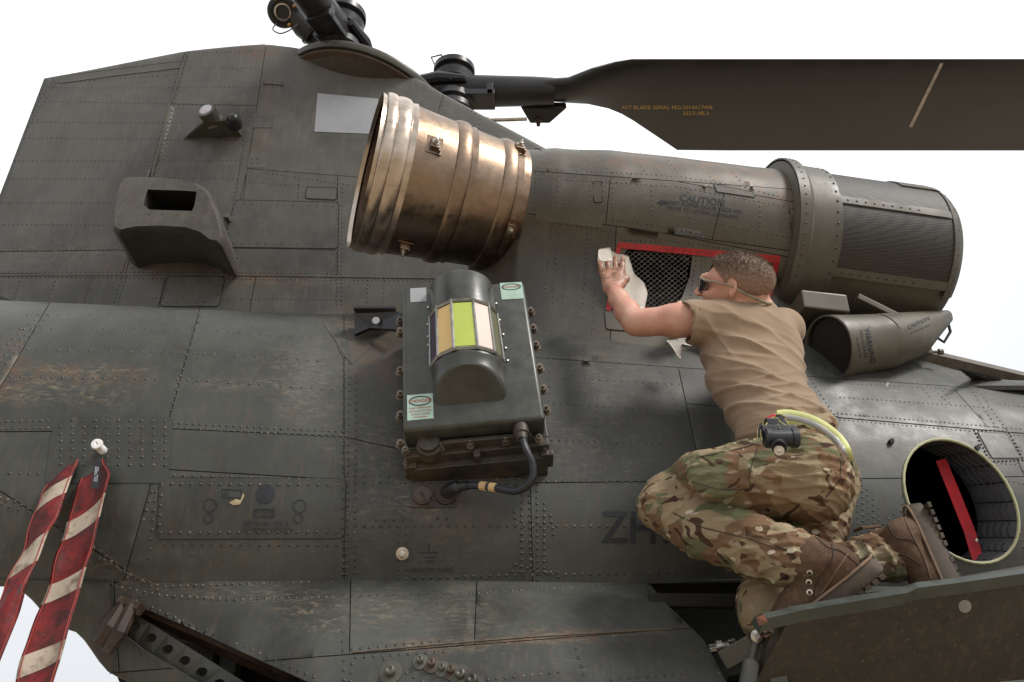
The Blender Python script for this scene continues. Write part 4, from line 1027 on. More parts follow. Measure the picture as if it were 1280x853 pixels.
mb = MB(); mb.tube([at(402, 52, 4.0), at(380, 34, 3.95), at(362, 10, 3.9), at(340, -20, 3.85)], [.062, .066, .06, .055], 16); mb.tube([at(388, 41, 3.94), at(391, 44, 3.95)], .070, 16); mb.build('pitch_arm', M_BLADE, B2)
mb = MB(); mb.tube([at(352, 33, 3.8), at(342, 38, 3.8), at(341, 28, 3.8), at(350, 42, 3.8), at(366, 38, 3.84), at(374, 30, 3.86)], .004, 5) if 0 else mb.tube(smooth_path([at(345, 30, 3.84), at(341, 37, 3.84), at(350, 42, 3.84), at(362, 38, 3.86), at(372, 30, 3.88)], 6), .004, 5); mb.build('hub_cable', M_BLK, B2)
mb = MB(); mb.tube([at(372, 0, 3.9), at(386, 22, 3.92), at(402, 24, 3.95)], .018, 8); mb.tube([at(392, 2, 3.9), at(408, 18, 3.92), at(403, 34, 3.95), at(396, 46, 3.98)], .020, 8); mb.build('link_fork', M_BLK, B2)
for k_, (x_, y_) in enumerate([(420, 44), (425, 43), (431, 45)]):
    mb = MB(); mb.tube([at(x_, y_+6, 4.3), at(x_, y_, 4.3)], .010, 6); mb.build('fairing_stud', M_BLK, HEL)
# pitch link standing by the second blade
mb = MB(); mb.tube([at(398, 0, 3.9), at(403, 20, 4.0)], .022, 8); mb.build('pitch_link', M_BLK, B2)
mb = MB(); mb.lathe(at(404, 24, 3.95), (0, -1, -.2), [(-.03, .04), (.03, .04), (.034, .02), (.04, .02), (.042, 0)], 16); mb.build('link_end', M_BLK, B2, auto=30)

# ------------------------------------------------------------------ lamp unit of the missile jammer
K4 = [at(502, 360, 2.62), at(655, 352, 2.62), at(682, 523, 2.47), at(503, 539, 2.47)]
JN = ((K4[1]-K4[0]).cross(K4[0]-K4[3])).normalized()
if JN.y > 0: JN = -JN
def L(u, v, n=0):
    a, b = (u+1)/2, (1-v)/2; return (K4[0]*(1-a)+K4[1]*a)*(1-b)+(K4[3]*(1-a)+K4[2]*a)*b+JN*n
JU = (L(1, 0)-L(-1, 0)).normalized(); JV = (L(0, 1)-L(0, -1)).normalized(); HU = (L(1, 0)-L(-1, 0)).length/2; HV = (L(0, 1)-L(0, -1)).length/2
def lbox(mb, u0, u1, v0, v1, n0, n1):
    vs = [L(u, v, n) for u in (u0, u1) for v in (v0, v1) for n in (n0, n1)]
    mb.add(vs, [(0, 1, 3, 2), (4, 6, 7, 5), (0, 4, 5, 1), (2, 3, 7, 6), (0, 2, 6, 4), (1, 5, 7, 3)])
M_JAM = plain('jammer_paint', (.044, .046, .037), .33, var=.3, scale=18, var2=(.09, .085, .065))
mb = MB(); lbox(mb, -1, 1, -1, 1, -.085, 0); JB = mb.build('jammer_housing', M_JAM, HEL, True, bev=.013, auto=60)
mb = MB(); lbox(mb, -1.04, 1.04, -1.03, 1.02, -.10, -.084); mb.build('housing_flange', M_JAM, JB, False, bev=.003)
mb = MB(); lbox(mb, -1.02, 1.04, -1.13, -1.03, -.17, -.085); lbox(mb, -.8, .8, -1.08, -1.03, -.09, -.05); lbox(mb, -1.05, 1.1, -1.18, -1.11, -.19, -.12)
M_GRIME = plain('grimy_metal', (.04, .034, .027), .5, var=.5, scale=25, bump=.002, var2=(.12, .075, .04))
mb.build('mount_tray', M_GRIME, JB, False, bev=.004, kind='stuff')
mb = MB(); lbox(mb, -.98, -.86, -1.20, .9, -.30, -.11); lbox(mb, .9, 1.02, -1.20, .9, -.30, -.11); lbox(mb, -.9, .95, -1.21, -1.17, -.21, -.12); lbox(mb, -.05, .05, -1.2, -1.1, -.17, -.08); mb.build('mount_rail', M_GRIME, JB, False, bev=.003, kind='stuff')
mb = MB(); V0 = [at(443, 392, 2.86), at(500, 390, 2.80), at(500, 412, 2.80), at(462, 410, 2.86), at(443, 418, 2.86)]
mb.add(V0+[v+Vector((0, .02, 0)) for v in V0], [(4, 3, 2, 1, 0), (5, 6, 7, 8, 9)]+[(i, (i+1) % 5, 5+(i+1) % 5, 5+i) for i in range(5)]); mb.box(at(470, 391, 2.88), Vector((.07, 0, 0)), Vector((0, .04, 0)), Vector((0, 0, .004))); mb.build('side_bracket', M_BLK, HEL, False)
mb = MB(); mb.lathe(at(470, 401, 2.83), (0, -1, 0), [(0, .013), (.002, .013), (.002, 0)], 16); mb.build('bracket_hole', M_GREY, HEL)
# half round lantern with its windows
u0 = -.03; RU = .52; RN_ = RU*HU*.92
def C(th, v, k=1.0): return L(u0-RU*cos(th)*k, v, 0)+JN*(RN_*sin(th)*k)
def half(mb, v0, v1, k0=1.0, k1=1.0, n=20, a0=0, a1=pi, th_=.0):
    V = []; 
    for v, k in ((v0, k0), (v1, k1)):
        for i in range(n+1): V.append(C(a0+(a1-a0)*i/n, v, k))
    mb.add(V, [(i, i+1, n+2+i, n+1+i) for i in range(n)])
mb = MB()
vs_ = [(.93, .90), (.92, .97), (.88, 1.0), (.46, 1.0), (.455, .93), (-.26, .93), (-.27, 1.0), (-.29, 1.03), (-.32, 1.03), (-.34, 1.0), (-.58, 1.0), (-.66, .99), (-.71, .93), (-.73, .80)]
n = 24; V = []
for v, k in vs_:
    for i in range(n+1):
        th = pi*i/n; vv = v+(-.0 if v > -.4 else .22*(sin(th))*((-.4-v)/.3))
        V.append(C(th, vv, k))
Fc = [(j*(n+1)+i, j*(n+1)+i+1, (j+1)*(n+1)+i+1, (j+1)*(n+1)+i) for j in range(len(vs_)-1) for i in range(n)]
Fc += [tuple(range(n+1))[::-1], tuple((len(vs_)-1)*(n+1)+i for i in range(n+1))]
mb.add(V, Fc); mb.build('lantern_shell', M_JAM, JB, auto=45)
PAN = [('dark_pane', (.05, .03, .05), .10, .30), ('amber_pane', (.72, .50, .20), .30, .41), ('green_pane', (.47, .56, .11), .41, .57), ('pink_pane', (.62, .48, .41), .57, .72), ('dark_pane', (.10, .10, .05), .72, .90)]
M_FRM = plain('frame_metal', (.30, .30, .29), .35, metal=.4, var=.3)
fr_ = MB()
def tb(t): return pi*t
bd = [.08, .235, .40, .60, .765, .92]
for i, (nm, col, a, b) in enumerate(PAN):
    a, b = bd[i], bd[i+1]; m = plain('filter_'+nm+str(i), col, .42, var=.06, bump=0, scale=6, spec=.3)
    A0, A1, B0_, B1_ = C(tb(a), .42, 1.03), C(tb(b), .42, 1.03), C(tb(a), -.24, 1.06), C(tb(b), -.24, 1.06)
    q = lambda s, t, A0=A0, A1=A1, B0_=B0_, B1_=B1_: (A0*(1-s)+A1*s)*(1-t)+(B0_*(1-s)+B1_*s)*t
    nn_ = (A1-A0).cross(B0_-A0).normalized(); nn_ = nn_ if nn_.dot(JN) > 0 else -nn_
    e = .05; V = [q(e, e*.5), q(1-e, e*.5), q(1-e, 1-e*.5), q(e, 1-e*.5)]
    o = mk('window_pane', V+[v-nn_*.004 for v in V], [(0, 1, 2, 3), (0, 4, 5, 1), (1, 5, 6, 2), (2, 6, 7, 3), (3, 7, 4, 0)], m, JB, False); o['label'] = ['dark purple edge pane', 'amber yellow pane', 'bright lime green pane', 'pale pink pane', 'dark edge pane'][i]
for t in bd: fr_.tube([C(tb(t), .46, 1.03), C(tb(t), -.27, 1.07)], .0042, 4)
for v, k in ((.44, 1.03), (-.255, 1.06)):
    fr_.tube([C(tb(t), v, k+.005) for t in bd], .0055, 4)
fr_.build('window_frame', M_FRM, JB, False)
mb = MB()
def lb(u, v, n=0, r=.009, h=.012, ax=None): mb.lathe(L(u, v, n), ax or JN, [(0, r*1.35), (.004, r*1.35), (.004, r), (h, r), (h, r*.45), (h*1.5, r*.45), (h*1.5, 0)], 10)
for v in (.72, .55, -.02, -.35, -.62, -.98): lb(-1.07, v, -.084, .011, .02)
for v in (.75, .48, .22, -.12, -.42, -.70): lb(1.07, v, -.084, .011, .02)
for u in (-1.0, -.5, -.08, .42, .9): lb(u, -1.08, -.075, .009, .018)
lb(-1.0, -1.12, -.12, .009, .018); lb(.98, -1.12, -.12, .009, .018)
mb.build('flange_bolt', plain('grimy_bolt', (.20, .16, .12), .35, metal=.5, var=.4), JB, auto=30, kind='stuff')
mb = MB()
for (u, v) in [(-.60, .40), (-.58, -.02), (-.6, .22), (-.60, .1), (.52, .40), (.55, .18), (.56, -.02), (.57, -.2), (.5, .66), (-.58, .66)]: mb.lathe(L(u, v, .001), JN, [(0, .0045), (.003, .004), (.0045, 0)], 7)
mb.build('screw', M_STEEL, JB, kind='stuff')
def sticker(u0_, u1_, v0_, v1_, lines, head=None):
    mb = MB(); lbox(mb, u0_, u1_, v0_, v1_, -.001, .0012); o = mb.build('sticker', M_STK if head else M_GREY, JB, False)
    if head:
        um, h = (u0_+u1_)/2, v1_-v0_
        el = []; 
        V = [L(um+cos(2*pi*k/24)*(u1_-u0_)*.44, v1_-h*.27+sin(2*pi*k/24)*h*.20, .0018) for k in range(24)]+[L(um+cos(2*pi*k/24)*(u1_-u0_)*.39, v1_-h*.27+sin(2*pi*k/24)*h*.155, .0018) for k in range(24)]
        mk('danger_oval', V, [(k, (k+1) % 24, 24+(k+1) % 24, 24+k) for k in range(24)], M_TXT, o, False)
        def lp(px, py): return L(px, -py, .0022)
        def lt(s, u, v, hh, mat):
            cu = 1; asp = HV/HU
            text(s, 0, 0, hh, 0, mat, pos=lambda X, Y_: L(u+X*asp, v-Y_, .0022), parent=o)
        lt('DANGER', um, v1_-h*.27, h*.13, M_RED)
        for k, s_ in enumerate(lines): lt(s_, um, v1_-h*(.55+.12*k), h*.062, M_TXT if len(lines) > 4 else M_RED)
M_STK = plain('sticker_mint', (.40, .55, .46), .5, var=.08)
M_SG = plain('sticker_silver', (.34, .36, .38), .35, metal=.3)
sticker(.60, .96, .72, .99, ['------- -----', '----- -- ----', '--- ---- -----', '---- ---'], True)
sticker(-.93, -.56, -.88, -.56, ['LAMP OPERATION', 'WITHOUT FILTERS', 'COULD CAUSE', 'EYE BURNS'], True)
sticker(-.86, -.60, .76, .98, [])
# sockets and cable
mb = MB(); mb.lathe(L(-.66, -1.05, -.06), JN, [(-.04, .036), (.0, .036), (.004, .03), (.02, .03), (.022, 0)], 20); mb.build('socket_cap', M_GRIME, JB, auto=30)
for (x, y) in ((528, 620), (557, 620)):
    h = hit(x, y, B_); o = MB(); t1 = h[1].cross(Vector((0, 0, 1))).normalized(); t2 = h[1].cross(t1)
    o.box(h[0]+h[1]*.002, t1*.032, t2*.034, h[1]*.002); o = o.build('socket_plate', M_GRIME, HEL, False)
    mb = MB(); mb.lathe(h[0]+h[1]*.003, h[1], [(0, .028), (.014, .028), (.016, .022), (.02, .022), (.021, 0)], 20); mb.build('socket_ring', M_RUST if x > 540 else M_GRIME, o, auto=30)
mb = MB(); mb.tube([hit(528, 618, B_)[0]+Vector((0, -.03, 0)), at(533, 628, 2.62), at(536, 636, 2.64), at(540, 628, 2.64), at(538, 618, 2.66)], .0022, 5); mb.build('tether_wire', M_RUST, HEL)
cab = smooth_path([at(651, 538, 2.50), at(656, 558, 2.46), at(666, 582, 2.46), at(663, 603, 2.47), at(645, 614, 2.50), at(620, 610, 2.54), at(590, 607, 2.58), at(570, 612, 2.60)])
mb = MB(); mb.tube(cab, .0105, 10); CB = mb.build('power_cable', plain('cable_black', (.018, .019, .026), .4, var=.5, scale=60), HEL)
mb = MB(); mb.tube(smooth_path([at(585, 607, 2.585), at(572, 609, 2.60), at(560, 614, 2.64), at(556, 620, 2.68)]), [.013]*8+[.019]*17, 12); mb.build('cable_boot', M_BLK, CB)
mb = MB(); mb.lathe(at(651, 534, 2.50), at(652, 546, 2.48)-at(651, 534, 2.50), [(0, .022), (.03, .022), (.032, .017), (.05, .014), (.05, 0)], 16); mb.build('cable_gland', M_GRIME, CB, auto=30)
n = len(cab); i0 = int(n*.72)
for j in (0, 1):
    mb = MB(); mb.tube([cab[i0-1+3*j]*(1-f)+cab[i0+1+3*j]*f for f in (0.0, .5, 1.0)], .0125, 10); mb.build('cable_tag', plain('tag_tan', (.60, .42, .20), .5), CB)
# ground stud, drain studs and boss plate low down
h = hit(503, 692, B_); mb = MB(); mb.lathe(h[0], h[1], [(0, .018), (.004, .018), (.006, .008), (.02, .008), (.024, .011), (.03, .011), (.032, .005), (.046, .005), (.048, 0)], 14); mb.build('ground_stud', M_STEEL, HEL, auto=30)
h = hit(489, 841, P_); mb = MB(); mb.lathe(h[0], h[1], [(0, .028), (.003, .028), (.004, .014), (.02, .012), (.022, .008), (.018, 0)], 20); mb.build('drain_boss', P_PART, HEL, auto=30)
for k, (x, y, r) in enumerate([(526, 828, .013), (540, 832, .014), (553, 837, .013), (564, 840, .014), (576, 845, .018), (590, 851, .02)]):
    h = hit(x, y, P_); mb = MB(); mb.lathe(h[0], h[1], [(0, r*1.5), (.003, r*1.5), (.005, r*.7), (.018, r*.6), (.02, r*.4), (.015, 0)], 14); mb.build('connector_boss', M_GRIME if k % 2 else P_PART, HEL, auto=30)

# ------------------------------------------------------------------ wheel-well slot at the lower left
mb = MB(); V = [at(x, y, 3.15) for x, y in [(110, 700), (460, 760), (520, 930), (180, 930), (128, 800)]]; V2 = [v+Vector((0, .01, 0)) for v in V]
mb.add(V+V2, [(0, 1, 2, 3, 4), (9, 8, 7, 6, 5)]); mb.build('well_dark_sheet', M_DARK, HEL, False)  # flat dark sheet stands in for the shaded depth behind the slot
BM = [(152, 786), (163, 775), (300, 868), (285, 885)]
P4 = lambda s, t, dY=0: (at(152, 790, 2.72)*(1-s)+at(290, 890, 2.72)*s)*(1-t)+(at(165, 765, 2.72)*(1-s)+at(330, 868, 2.72)*s)*t+Vector((0, dY, 0))
mb = MB(); cs = [.0, .14, .28, .42, .56, .70, .84, 1.0]
V = []; Fc = []; K = 24
def sqp(a0, a1, th):
    x, y = cos(th), sin(th); m = max(abs(x), abs(y)); return P4(a0+(a1-a0)*(x/m+1)/2, (y/m+1)/2)
for a0, a1 in zip(cs, cs[1:]):
    sm_ = (a0+a1)/2; b0 = len(V); c0 = P4(sm_, .5); R_ = .0135
    for k in range(K):
        th = 2*pi*k/K; o_ = sqp(a0, a1, th); ux = (P4(1, .5)-P4(0, .5)).normalized(); uy = (P4(.5, 1)-P4(.5, 0)).normalized(); i_ = c0+ux*R_*cos(th)+uy*R_*sin(th)
        V += [o_, i_+Vector((0, -.004, 0)), i_*.85+c0*.15+Vector((0, .012, 0))]
    for k in range(K):
        j = (k+1) % K; Fc += [(b0+k*3, b0+j*3, b0+j*3+1, b0+k*3+1), (b0+k*3+1, b0+j*3+1, b0+j*3+2, b0+k*3+2)]
mk('lightened_beam', V, Fc, P_PART, HEL, False)
mb = MB(); mb.tube([at(158, 752, 2.74), at(250, 792, 2.72), at(420, 868, 2.70)], .012, 4); mb.tube([at(170, 762, 2.80), at(260, 804, 2.78), at(420, 876, 2.76)], .016, 4); mb.build('slot_edge', M_RUST, HEL, False, kind='stuff')
mb = MB(); mb.tube([at(157, 756, 2.66), at(140, 785, 2.64), at(124, 805, 2.64)], [.022, .03, .022], 6); mb.tube([at(166, 757, 2.64), at(150, 790, 2.62), at(133, 816, 2.62)], [.016, .02, .014], 6); mb.tube([at(150, 752, 2.66), at(176, 762, 2.64)], .018, 6); mb.build('rusty_hinge', M_RUST, HEL, False)
mb = MB(); mb.box(at(262, 822, 2.95), Vector((.02, 0, 0)), Vector((0, .03, 0)), Vector((0, 0, .08))); mb.box(at(290, 830, 2.95), Vector((.02, 0, 0)), Vector((0, .03, 0)), Vector((0, 0, .06))); mb.tube([at(225, 795, 2.9), at(245, 800, 2.9)], .012, 8); mb.build('slot_fitting', P_PART, HEL, False, kind='stuff')

# ------------------------------------------------------------------ red warning streamers
M_STR = newmat('streamer_red'); g = G(M_STR)
c = g.mix(g.rng(g.noise(8, 6, .7), .42, .68), (.20, .014, .014), (.055, .009, .009)); c = g.mix(g.rng(g.noise(22, 5, .75), .45, .65, 0, .85), c, (.03, .014, .012)); c = g.mix(g.rng(g.noise(5, 5, .7), .42, .62, 0, .7), c, (.055, .014, .012)); c = g.mix(g.rng(g.noise(60, 4, .8), .62, .8, 0, .7), c, (.36, .13, .09))
g.set(Base_Color=c, Roughness=.5, Normal=g.bump(g.noise(60, 4, .6), .002, .8), Specular_IOR_Level=.3)
M_STW = newmat('streamer_white'); g = G(M_STW)
c = g.mix(g.rng(g.noise(14, 6, .7), .45, .65), (.42, .35, .27), (.16, .11, .07)); c = g.mix(g.rng(g.noise(30, 5, .8), .55, .72, 0, .85), c, (.09, .055, .035))
g.set(Base_Color=c, Roughness=.6, Normal=g.bump(g.noise(60, 4, .6), .002, .8))
def streamer(root, left, right, Ytop, Ybot, bands, seed, waves, skew):
    nL = len(left)-1
    def edge(P, s):
        k = min(int(s*nL), nL-1); f = s*nL-k; return (P[k][0]*(1-f)+P[k+1][0]*f, P[k][1]*(1-f)+P[k+1][1]*f)
    def pt(s, t):
        sl = min(1, max(0, s+skew*(t-.5)*min(1, s*14)*(1 if s < .93 else max(0, (1-s)/.07)))); a = edge(left, sl); b = edge(right, sl)
        wv = .0035*sin(s*waves+t*1.4+seed)+.0025*sin(s*waves*2.7+t*3+seed*2)+.012*mnoise.noise(Vector((s*9, t*1.5, seed)))
        cup = .010*(abs(2*t-1)**2)*(1 if seed < 2 else -1)
        p = at(a[0]*(1-t)+b[0]*t, a[1]*(1-t)+b[1]*t, Ytop+(Ybot-Ytop)*s); return p+Vector((0, (wv+cup)*min(1, s*6+.15), 0))
    cuts = sorted(set([0, 1]+[q for b in bands for q in b])); NT = 10
    for a, b in zip(cuts, cuts[1:]):
        wh = any(abs(a-q[0]) < 1e-6 for q in bands); n = max(3, int((b-a)*70)); V = []; Fc = []
        for side in (0, 1):
            for i in range(n+1):
                for j in range(NT+1):
                    p = pt(a+(b-a)*i/n, j/NT); V.append(p+Vector((0, .0035 if side else (-.0006 if wh else 0), 0)))
        m_ = NT+1; B0 = (n+1)*m_
        for i in range(n):
            for j in range(NT): Fc += [(i*m_+j, i*m_+j+1, (i+1)*m_+j+1, (i+1)*m_+j), (B0+i*m_+j, B0+(i+1)*m_+j, B0+(i+1)*m_+j+1, B0+i*m_+j+1)]
            Fc += [(i*m_, (i+1)*m_, B0+(i+1)*m_, B0+i*m_), (i*m_+NT, B0+i*m_+NT, B0+(i+1)*m_+NT, (i+1)*m_+NT)]
        mk('white_band' if wh else 'red_band', V, Fc, M_STW if wh else M_STR, root)
    mb = MB()
    for t in (.06, .94): mb.tube([pt(s, t)+Vector((0, -.0015, 0)) for s in lin(.02, .99, 80)], .0014, 4)
    mb.build('edge_stitching', plain('stitching', (.30, .05, .04), .6), root, kind='stuff')
S1 = empty('warning_streamer', at(88, 556, 2.70), 'narrower dirty red and white banded warning streamer hanging at the far left edge', 'streamer', 'warning streamers')
streamer(S1, [(77, 564), (66, 585), (46, 628), (26, 680), (2, 740), (-34, 830)], [(92, 556), (98, 572), (78, 618), (56, 672), (28, 738), (-8, 835)], 2.62, 2.30, [(.33, .42), (.60, .72)], .5, 12, -.07)
S2_ = empty('warning_streamer', at(127, 566, 2.70), 'wider red and white banded warning streamer with a dark tag, hung from the bright pin', 'streamer', 'warning streamers')
streamer(S2_, [(108, 580), (101, 605), (80, 670), (60, 735), (38, 805), (14, 880)], [(131, 572), (138, 592), (121, 675), (101, 745), (80, 815), (60, 880)], 2.60, 2.28, [(.305, .378), (.545, .618), (.80, .875)], 2.5, 11, -.09)
mb = MB(); mb.tube([at(86+7*cos(a), 561+4*sin(a), 2.60) for a in lin(0, 2*pi, 16)][:-1], .003, 6, closed=True); mb.tube([at(86, 560, 2.62), at(92, 561, 2.58)], .002, 5); mb.build('ring', M_STEEL, S1)
mb = MB(); c0 = hit(129, 564, B_); mb.lathe(c0[0], c0[1], [(0, .012), (.02, .012), (.03, .006), (.05, .006)], 12); mb.lathe(c0[0]+c0[1]*.045, c0[1], [(0, .014), (.004, .016), (.01, .014), (.01, .005), (.006, 0)], 14); mb.build('pin', plain('bright_pin', (.8, .8, .78), .3), S2_, auto=35)
mb = MB(); mb.tube([at(127+5*cos(a), 573+7*sin(a), 2.60+.02*cos(a)) for a in lin(0, 2*pi, 16)][:-1], .0024, 6, closed=True); mb.build('ring', M_STEEL, S2_)
tg = [at(118, 576, 2.50), at(126, 577, 2.50), at(123, 611, 2.49), at(114, 610, 2.49)]
mb = MB(); mb.add(tg+[v+Vector((0, .003, 0)) for v in tg], [(0, 1, 2, 3), (7, 6, 5, 4), (0, 4, 5, 1), (1, 5, 6, 2), (2, 6, 7, 3), (3, 7, 4, 0)]); TG = mb.build('tag', M_BLK, S2_, False)
tq = lambda s, t: (tg[0]*(1-s)+tg[1]*s)*(1-t)+(tg[3]*(1-s)+tg[2]*s)*t
M_WTX = plain('tag_print', (.6, .6, .65), .5)
mb = MB(); rnd = random.Random(4)
for k in range(3):
    for j in range(10):
        if rnd.random() < .85: a = tq(.26+.2*k, .22+.055*j); b = tq(.26+.2*k+.12, .22+.055*j+.035); c = tq(.26+.2*k+.12, .22+.055*j); d = tq(.26+.2*k, .22+.055*j+.035); o_ = Vector((0, -.0006, 0)); mb.add([a+o_, c+o_, b+o_, d+o_], [(0, 1, 2, 3)])
mb.build('tag_print', M_WTX, TG, False, kind='stuff')

# ------------------------------------------------------------------ fold-down work platform
def PL(s, t, dn=0):      # s 0 left..1 right, t 0 lip..1 hinge
    A0 = at(990, 768, 2.16); A1 = at(1420, 692, 2.30); B0 = at(930, 880, 2.42); B1 = at(1420, 838, 2.56)
    p = (A0*(1-s)+A1*s)*(1-t)+(B0*(1-s)+B1*s)*t; return p+Vector((0, .8, .6)).normalized()*dn
mb = MB(); n = 16
V = [PL(i/n, j/6, d) for d in (0, .03) for i in range(n+1) for j in range(7)]; Fc = []; b = (n+1)*7
for i in range(n):
    for j in range(6): Fc += [(i*7+j, i*7+j+1, (i+1)*7+j+1, (i+1)*7+j), (b+i*7+j, b+(i+1)*7+j, b+(i+1)*7+j+1, b+i*7+j+1)]
    Fc += [(i*7, (i+1)*7, b+(i+1)*7, b+i*7), (i*7+6, b+i*7+6, b+(i+1)*7+6, (i+1)*7+6)]
for j in range(6): Fc += [(j, b+j, b+j+1, j+1), (n*7+j, n*7+j+1, b+n*7+j+1, b+n*7+j)]
PLT = mk('work_platform', V, Fc, P_PLAT, HEL, False)
BV['plat'] = BVHTree.FromPolygons([tuple(v) for v in V], Fc)
# rolled lip: light top edge
lipA = [at(946, 775, 2.19), at(952, 767, 2.18), at(1000, 757, 2.17), at(1080, 743, 2.19), at(1135, 735, 2.20), at(1145, 728, 2.21), at(1200, 722, 2.22), at(1280, 711, 2.24), at(1430, 684, 2.30)]
lipB = [at(953, 778, 2.16), at(960, 773, 2.15), at(1003, 763, 2.14), at(1080, 750, 2.16), at(1135, 741, 2.17), at(1148, 735, 2.18), at(1200, 728.5, 2.19), at(1280, 717, 2.21), at(1430, 690, 2.27)]
V = []; Fc = []
for i in range(len(lipA)):
    a, b_ = lipA[i], lipB[i]; V += [a+Vector((0, .05, .0)), a, b_, b_+Vector((0, .035, -.022))]
for i in range(len(lipA)-1):
    for q in range(4): Fc.append((i*4+q, i*4+(q+1) % 4, i*4+4+(q+1) % 4, i*4+4+q))
Fc += [(3, 2, 1, 0), tuple(len(V)-4+q for q in range(4))]
mk('platform_lip', V, Fc, plain('worn_lip_paint', (.060, .068, .058), .35, var=.25, scale=14), PLT, False)
mk('platform_lip', [at(945, 772, 2.17), at(956, 768, 2.17), at(960, 778, 2.12), at(949, 783, 2.14), at(945, 772, 2.22), at(956, 768, 2.22), at(960, 778, 2.18), at(949, 783, 2.18)], [(0, 1, 2, 3), (7, 6, 5, 4), (0, 4, 5, 1), (1, 5, 6, 2), (2, 6, 7, 3), (3, 7, 4, 0)], plain('primer_red', (.15, .055, .03), .5), PLT, False)
rv((975, 840, 1100, 824, 1290, 790), 13, .0035, 'plat', .5); rv((1000, 775, 1290, 728), 14, .0035, 'plat', .3); rv((970, 830, 960, 853), 12, .0035, 'plat'); rv((1120, 780, 1150, 820), 12, .0035, 'plat', .6)
patch('round_mark', disc(1206, 758, 8), .001, plain('mark_grey', (.30, .29, .26), .5), 'plat', PLT, step=8)
strip('stencil_line', [c for p in disc(1178, 770, 8)+[(1186, 770)] for c in p], 1, .001, M_BLK, 'plat', PLT)
text('---- -- ----', 1062, 770, 5, -7, M_BLK, 'plat', 1.1, parent=PLT, lift=.001); text('---- ----', 1062, 777, 4, -7, M_BLK, 'plat', 1, parent=PLT, lift=.001)
# inner deck, hinge arms, struts
mb = MB(); mb.box(W(1.75, 3.05, 1.665), Vector((1.0*S, .0, .05)), Vector((0, .28*S, 0)), Vector((0, 0, .008))); mb.build('platform_deck', P_BODY if 0 else P_PART, HEL, False)
mb = MB(); mb.tube([at(948, 788, 2.34), at(946, 800, 2.34), at(936, 838, 2.32)], [.010, .010, .008], 10); mb.tube([at(939, 828, 2.325), at(930, 880, 2.30)], .019, 12); mb.build('gas_strut', P_PART, PLT)
mb = MB(); mb.lathe(at(944, 796, 2.34), (0, -1, 0), [(-.01, .014), (.012, .014), (.014, .006), (.02, .006), (.02, 0)], 12); mb.lathe(at(962, 786, 2.3), (.3, -1, .2), [(-.01, .012), (.01, .012), (.012, 0)], 12); mb.build('strut_pin', M_STEEL, PLT, auto=30)
mb = MB()
for a, b_, w_ in ((at(905, 825, 2.45), at(950, 800, 2.38), .022), (at(940, 835, 2.42), at(985, 800, 2.30), .03), (at(960, 800, 2.36), at(975, 860, 2.36), .02)):
    d = (b_-a); mb.box((a+b_)/2, d/2*1.1, Vector((0, .006, 0)), d.cross(Vector((0, 1, 0))).normalized()*w_)
mb.build('hinge_arm', P_PART, PLT, False, bev=.003, kind='stuff')
mb = MB(); mb.lathe(at(886, 812, 2.6), at(918, 806, 2.6)-at(886, 812, 2.6), [(0, .012), (.02, .012), (.02, .018), (.035, .018), (.035, .01), (.05, .01), (.05, .016), (.07, .016), (.07, .008), (.09, .008), (.09, 0)], 12); mb.build('valve_fitting', M_STEEL, HEL, auto=30)
# far wall of the bay with its rivets
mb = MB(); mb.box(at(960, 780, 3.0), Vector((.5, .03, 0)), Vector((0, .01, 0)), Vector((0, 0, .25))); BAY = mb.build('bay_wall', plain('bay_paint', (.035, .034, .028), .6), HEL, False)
mb = MB(); mb.box(at(900, 752, 2.72), Vector((.20, .02, 0)), Vector((0, .02, 0)), Vector((0, 0, .018))); mb.build('bay_sill', M_UNDER, HEL, False, bev=.006)
mb = MB(); mb.tube([W(.6, 2.2, 1.25), W(1.4, 2.15, 1.22), W(3.4, 2.3, 1.3)], .1, 12) if 0 else None
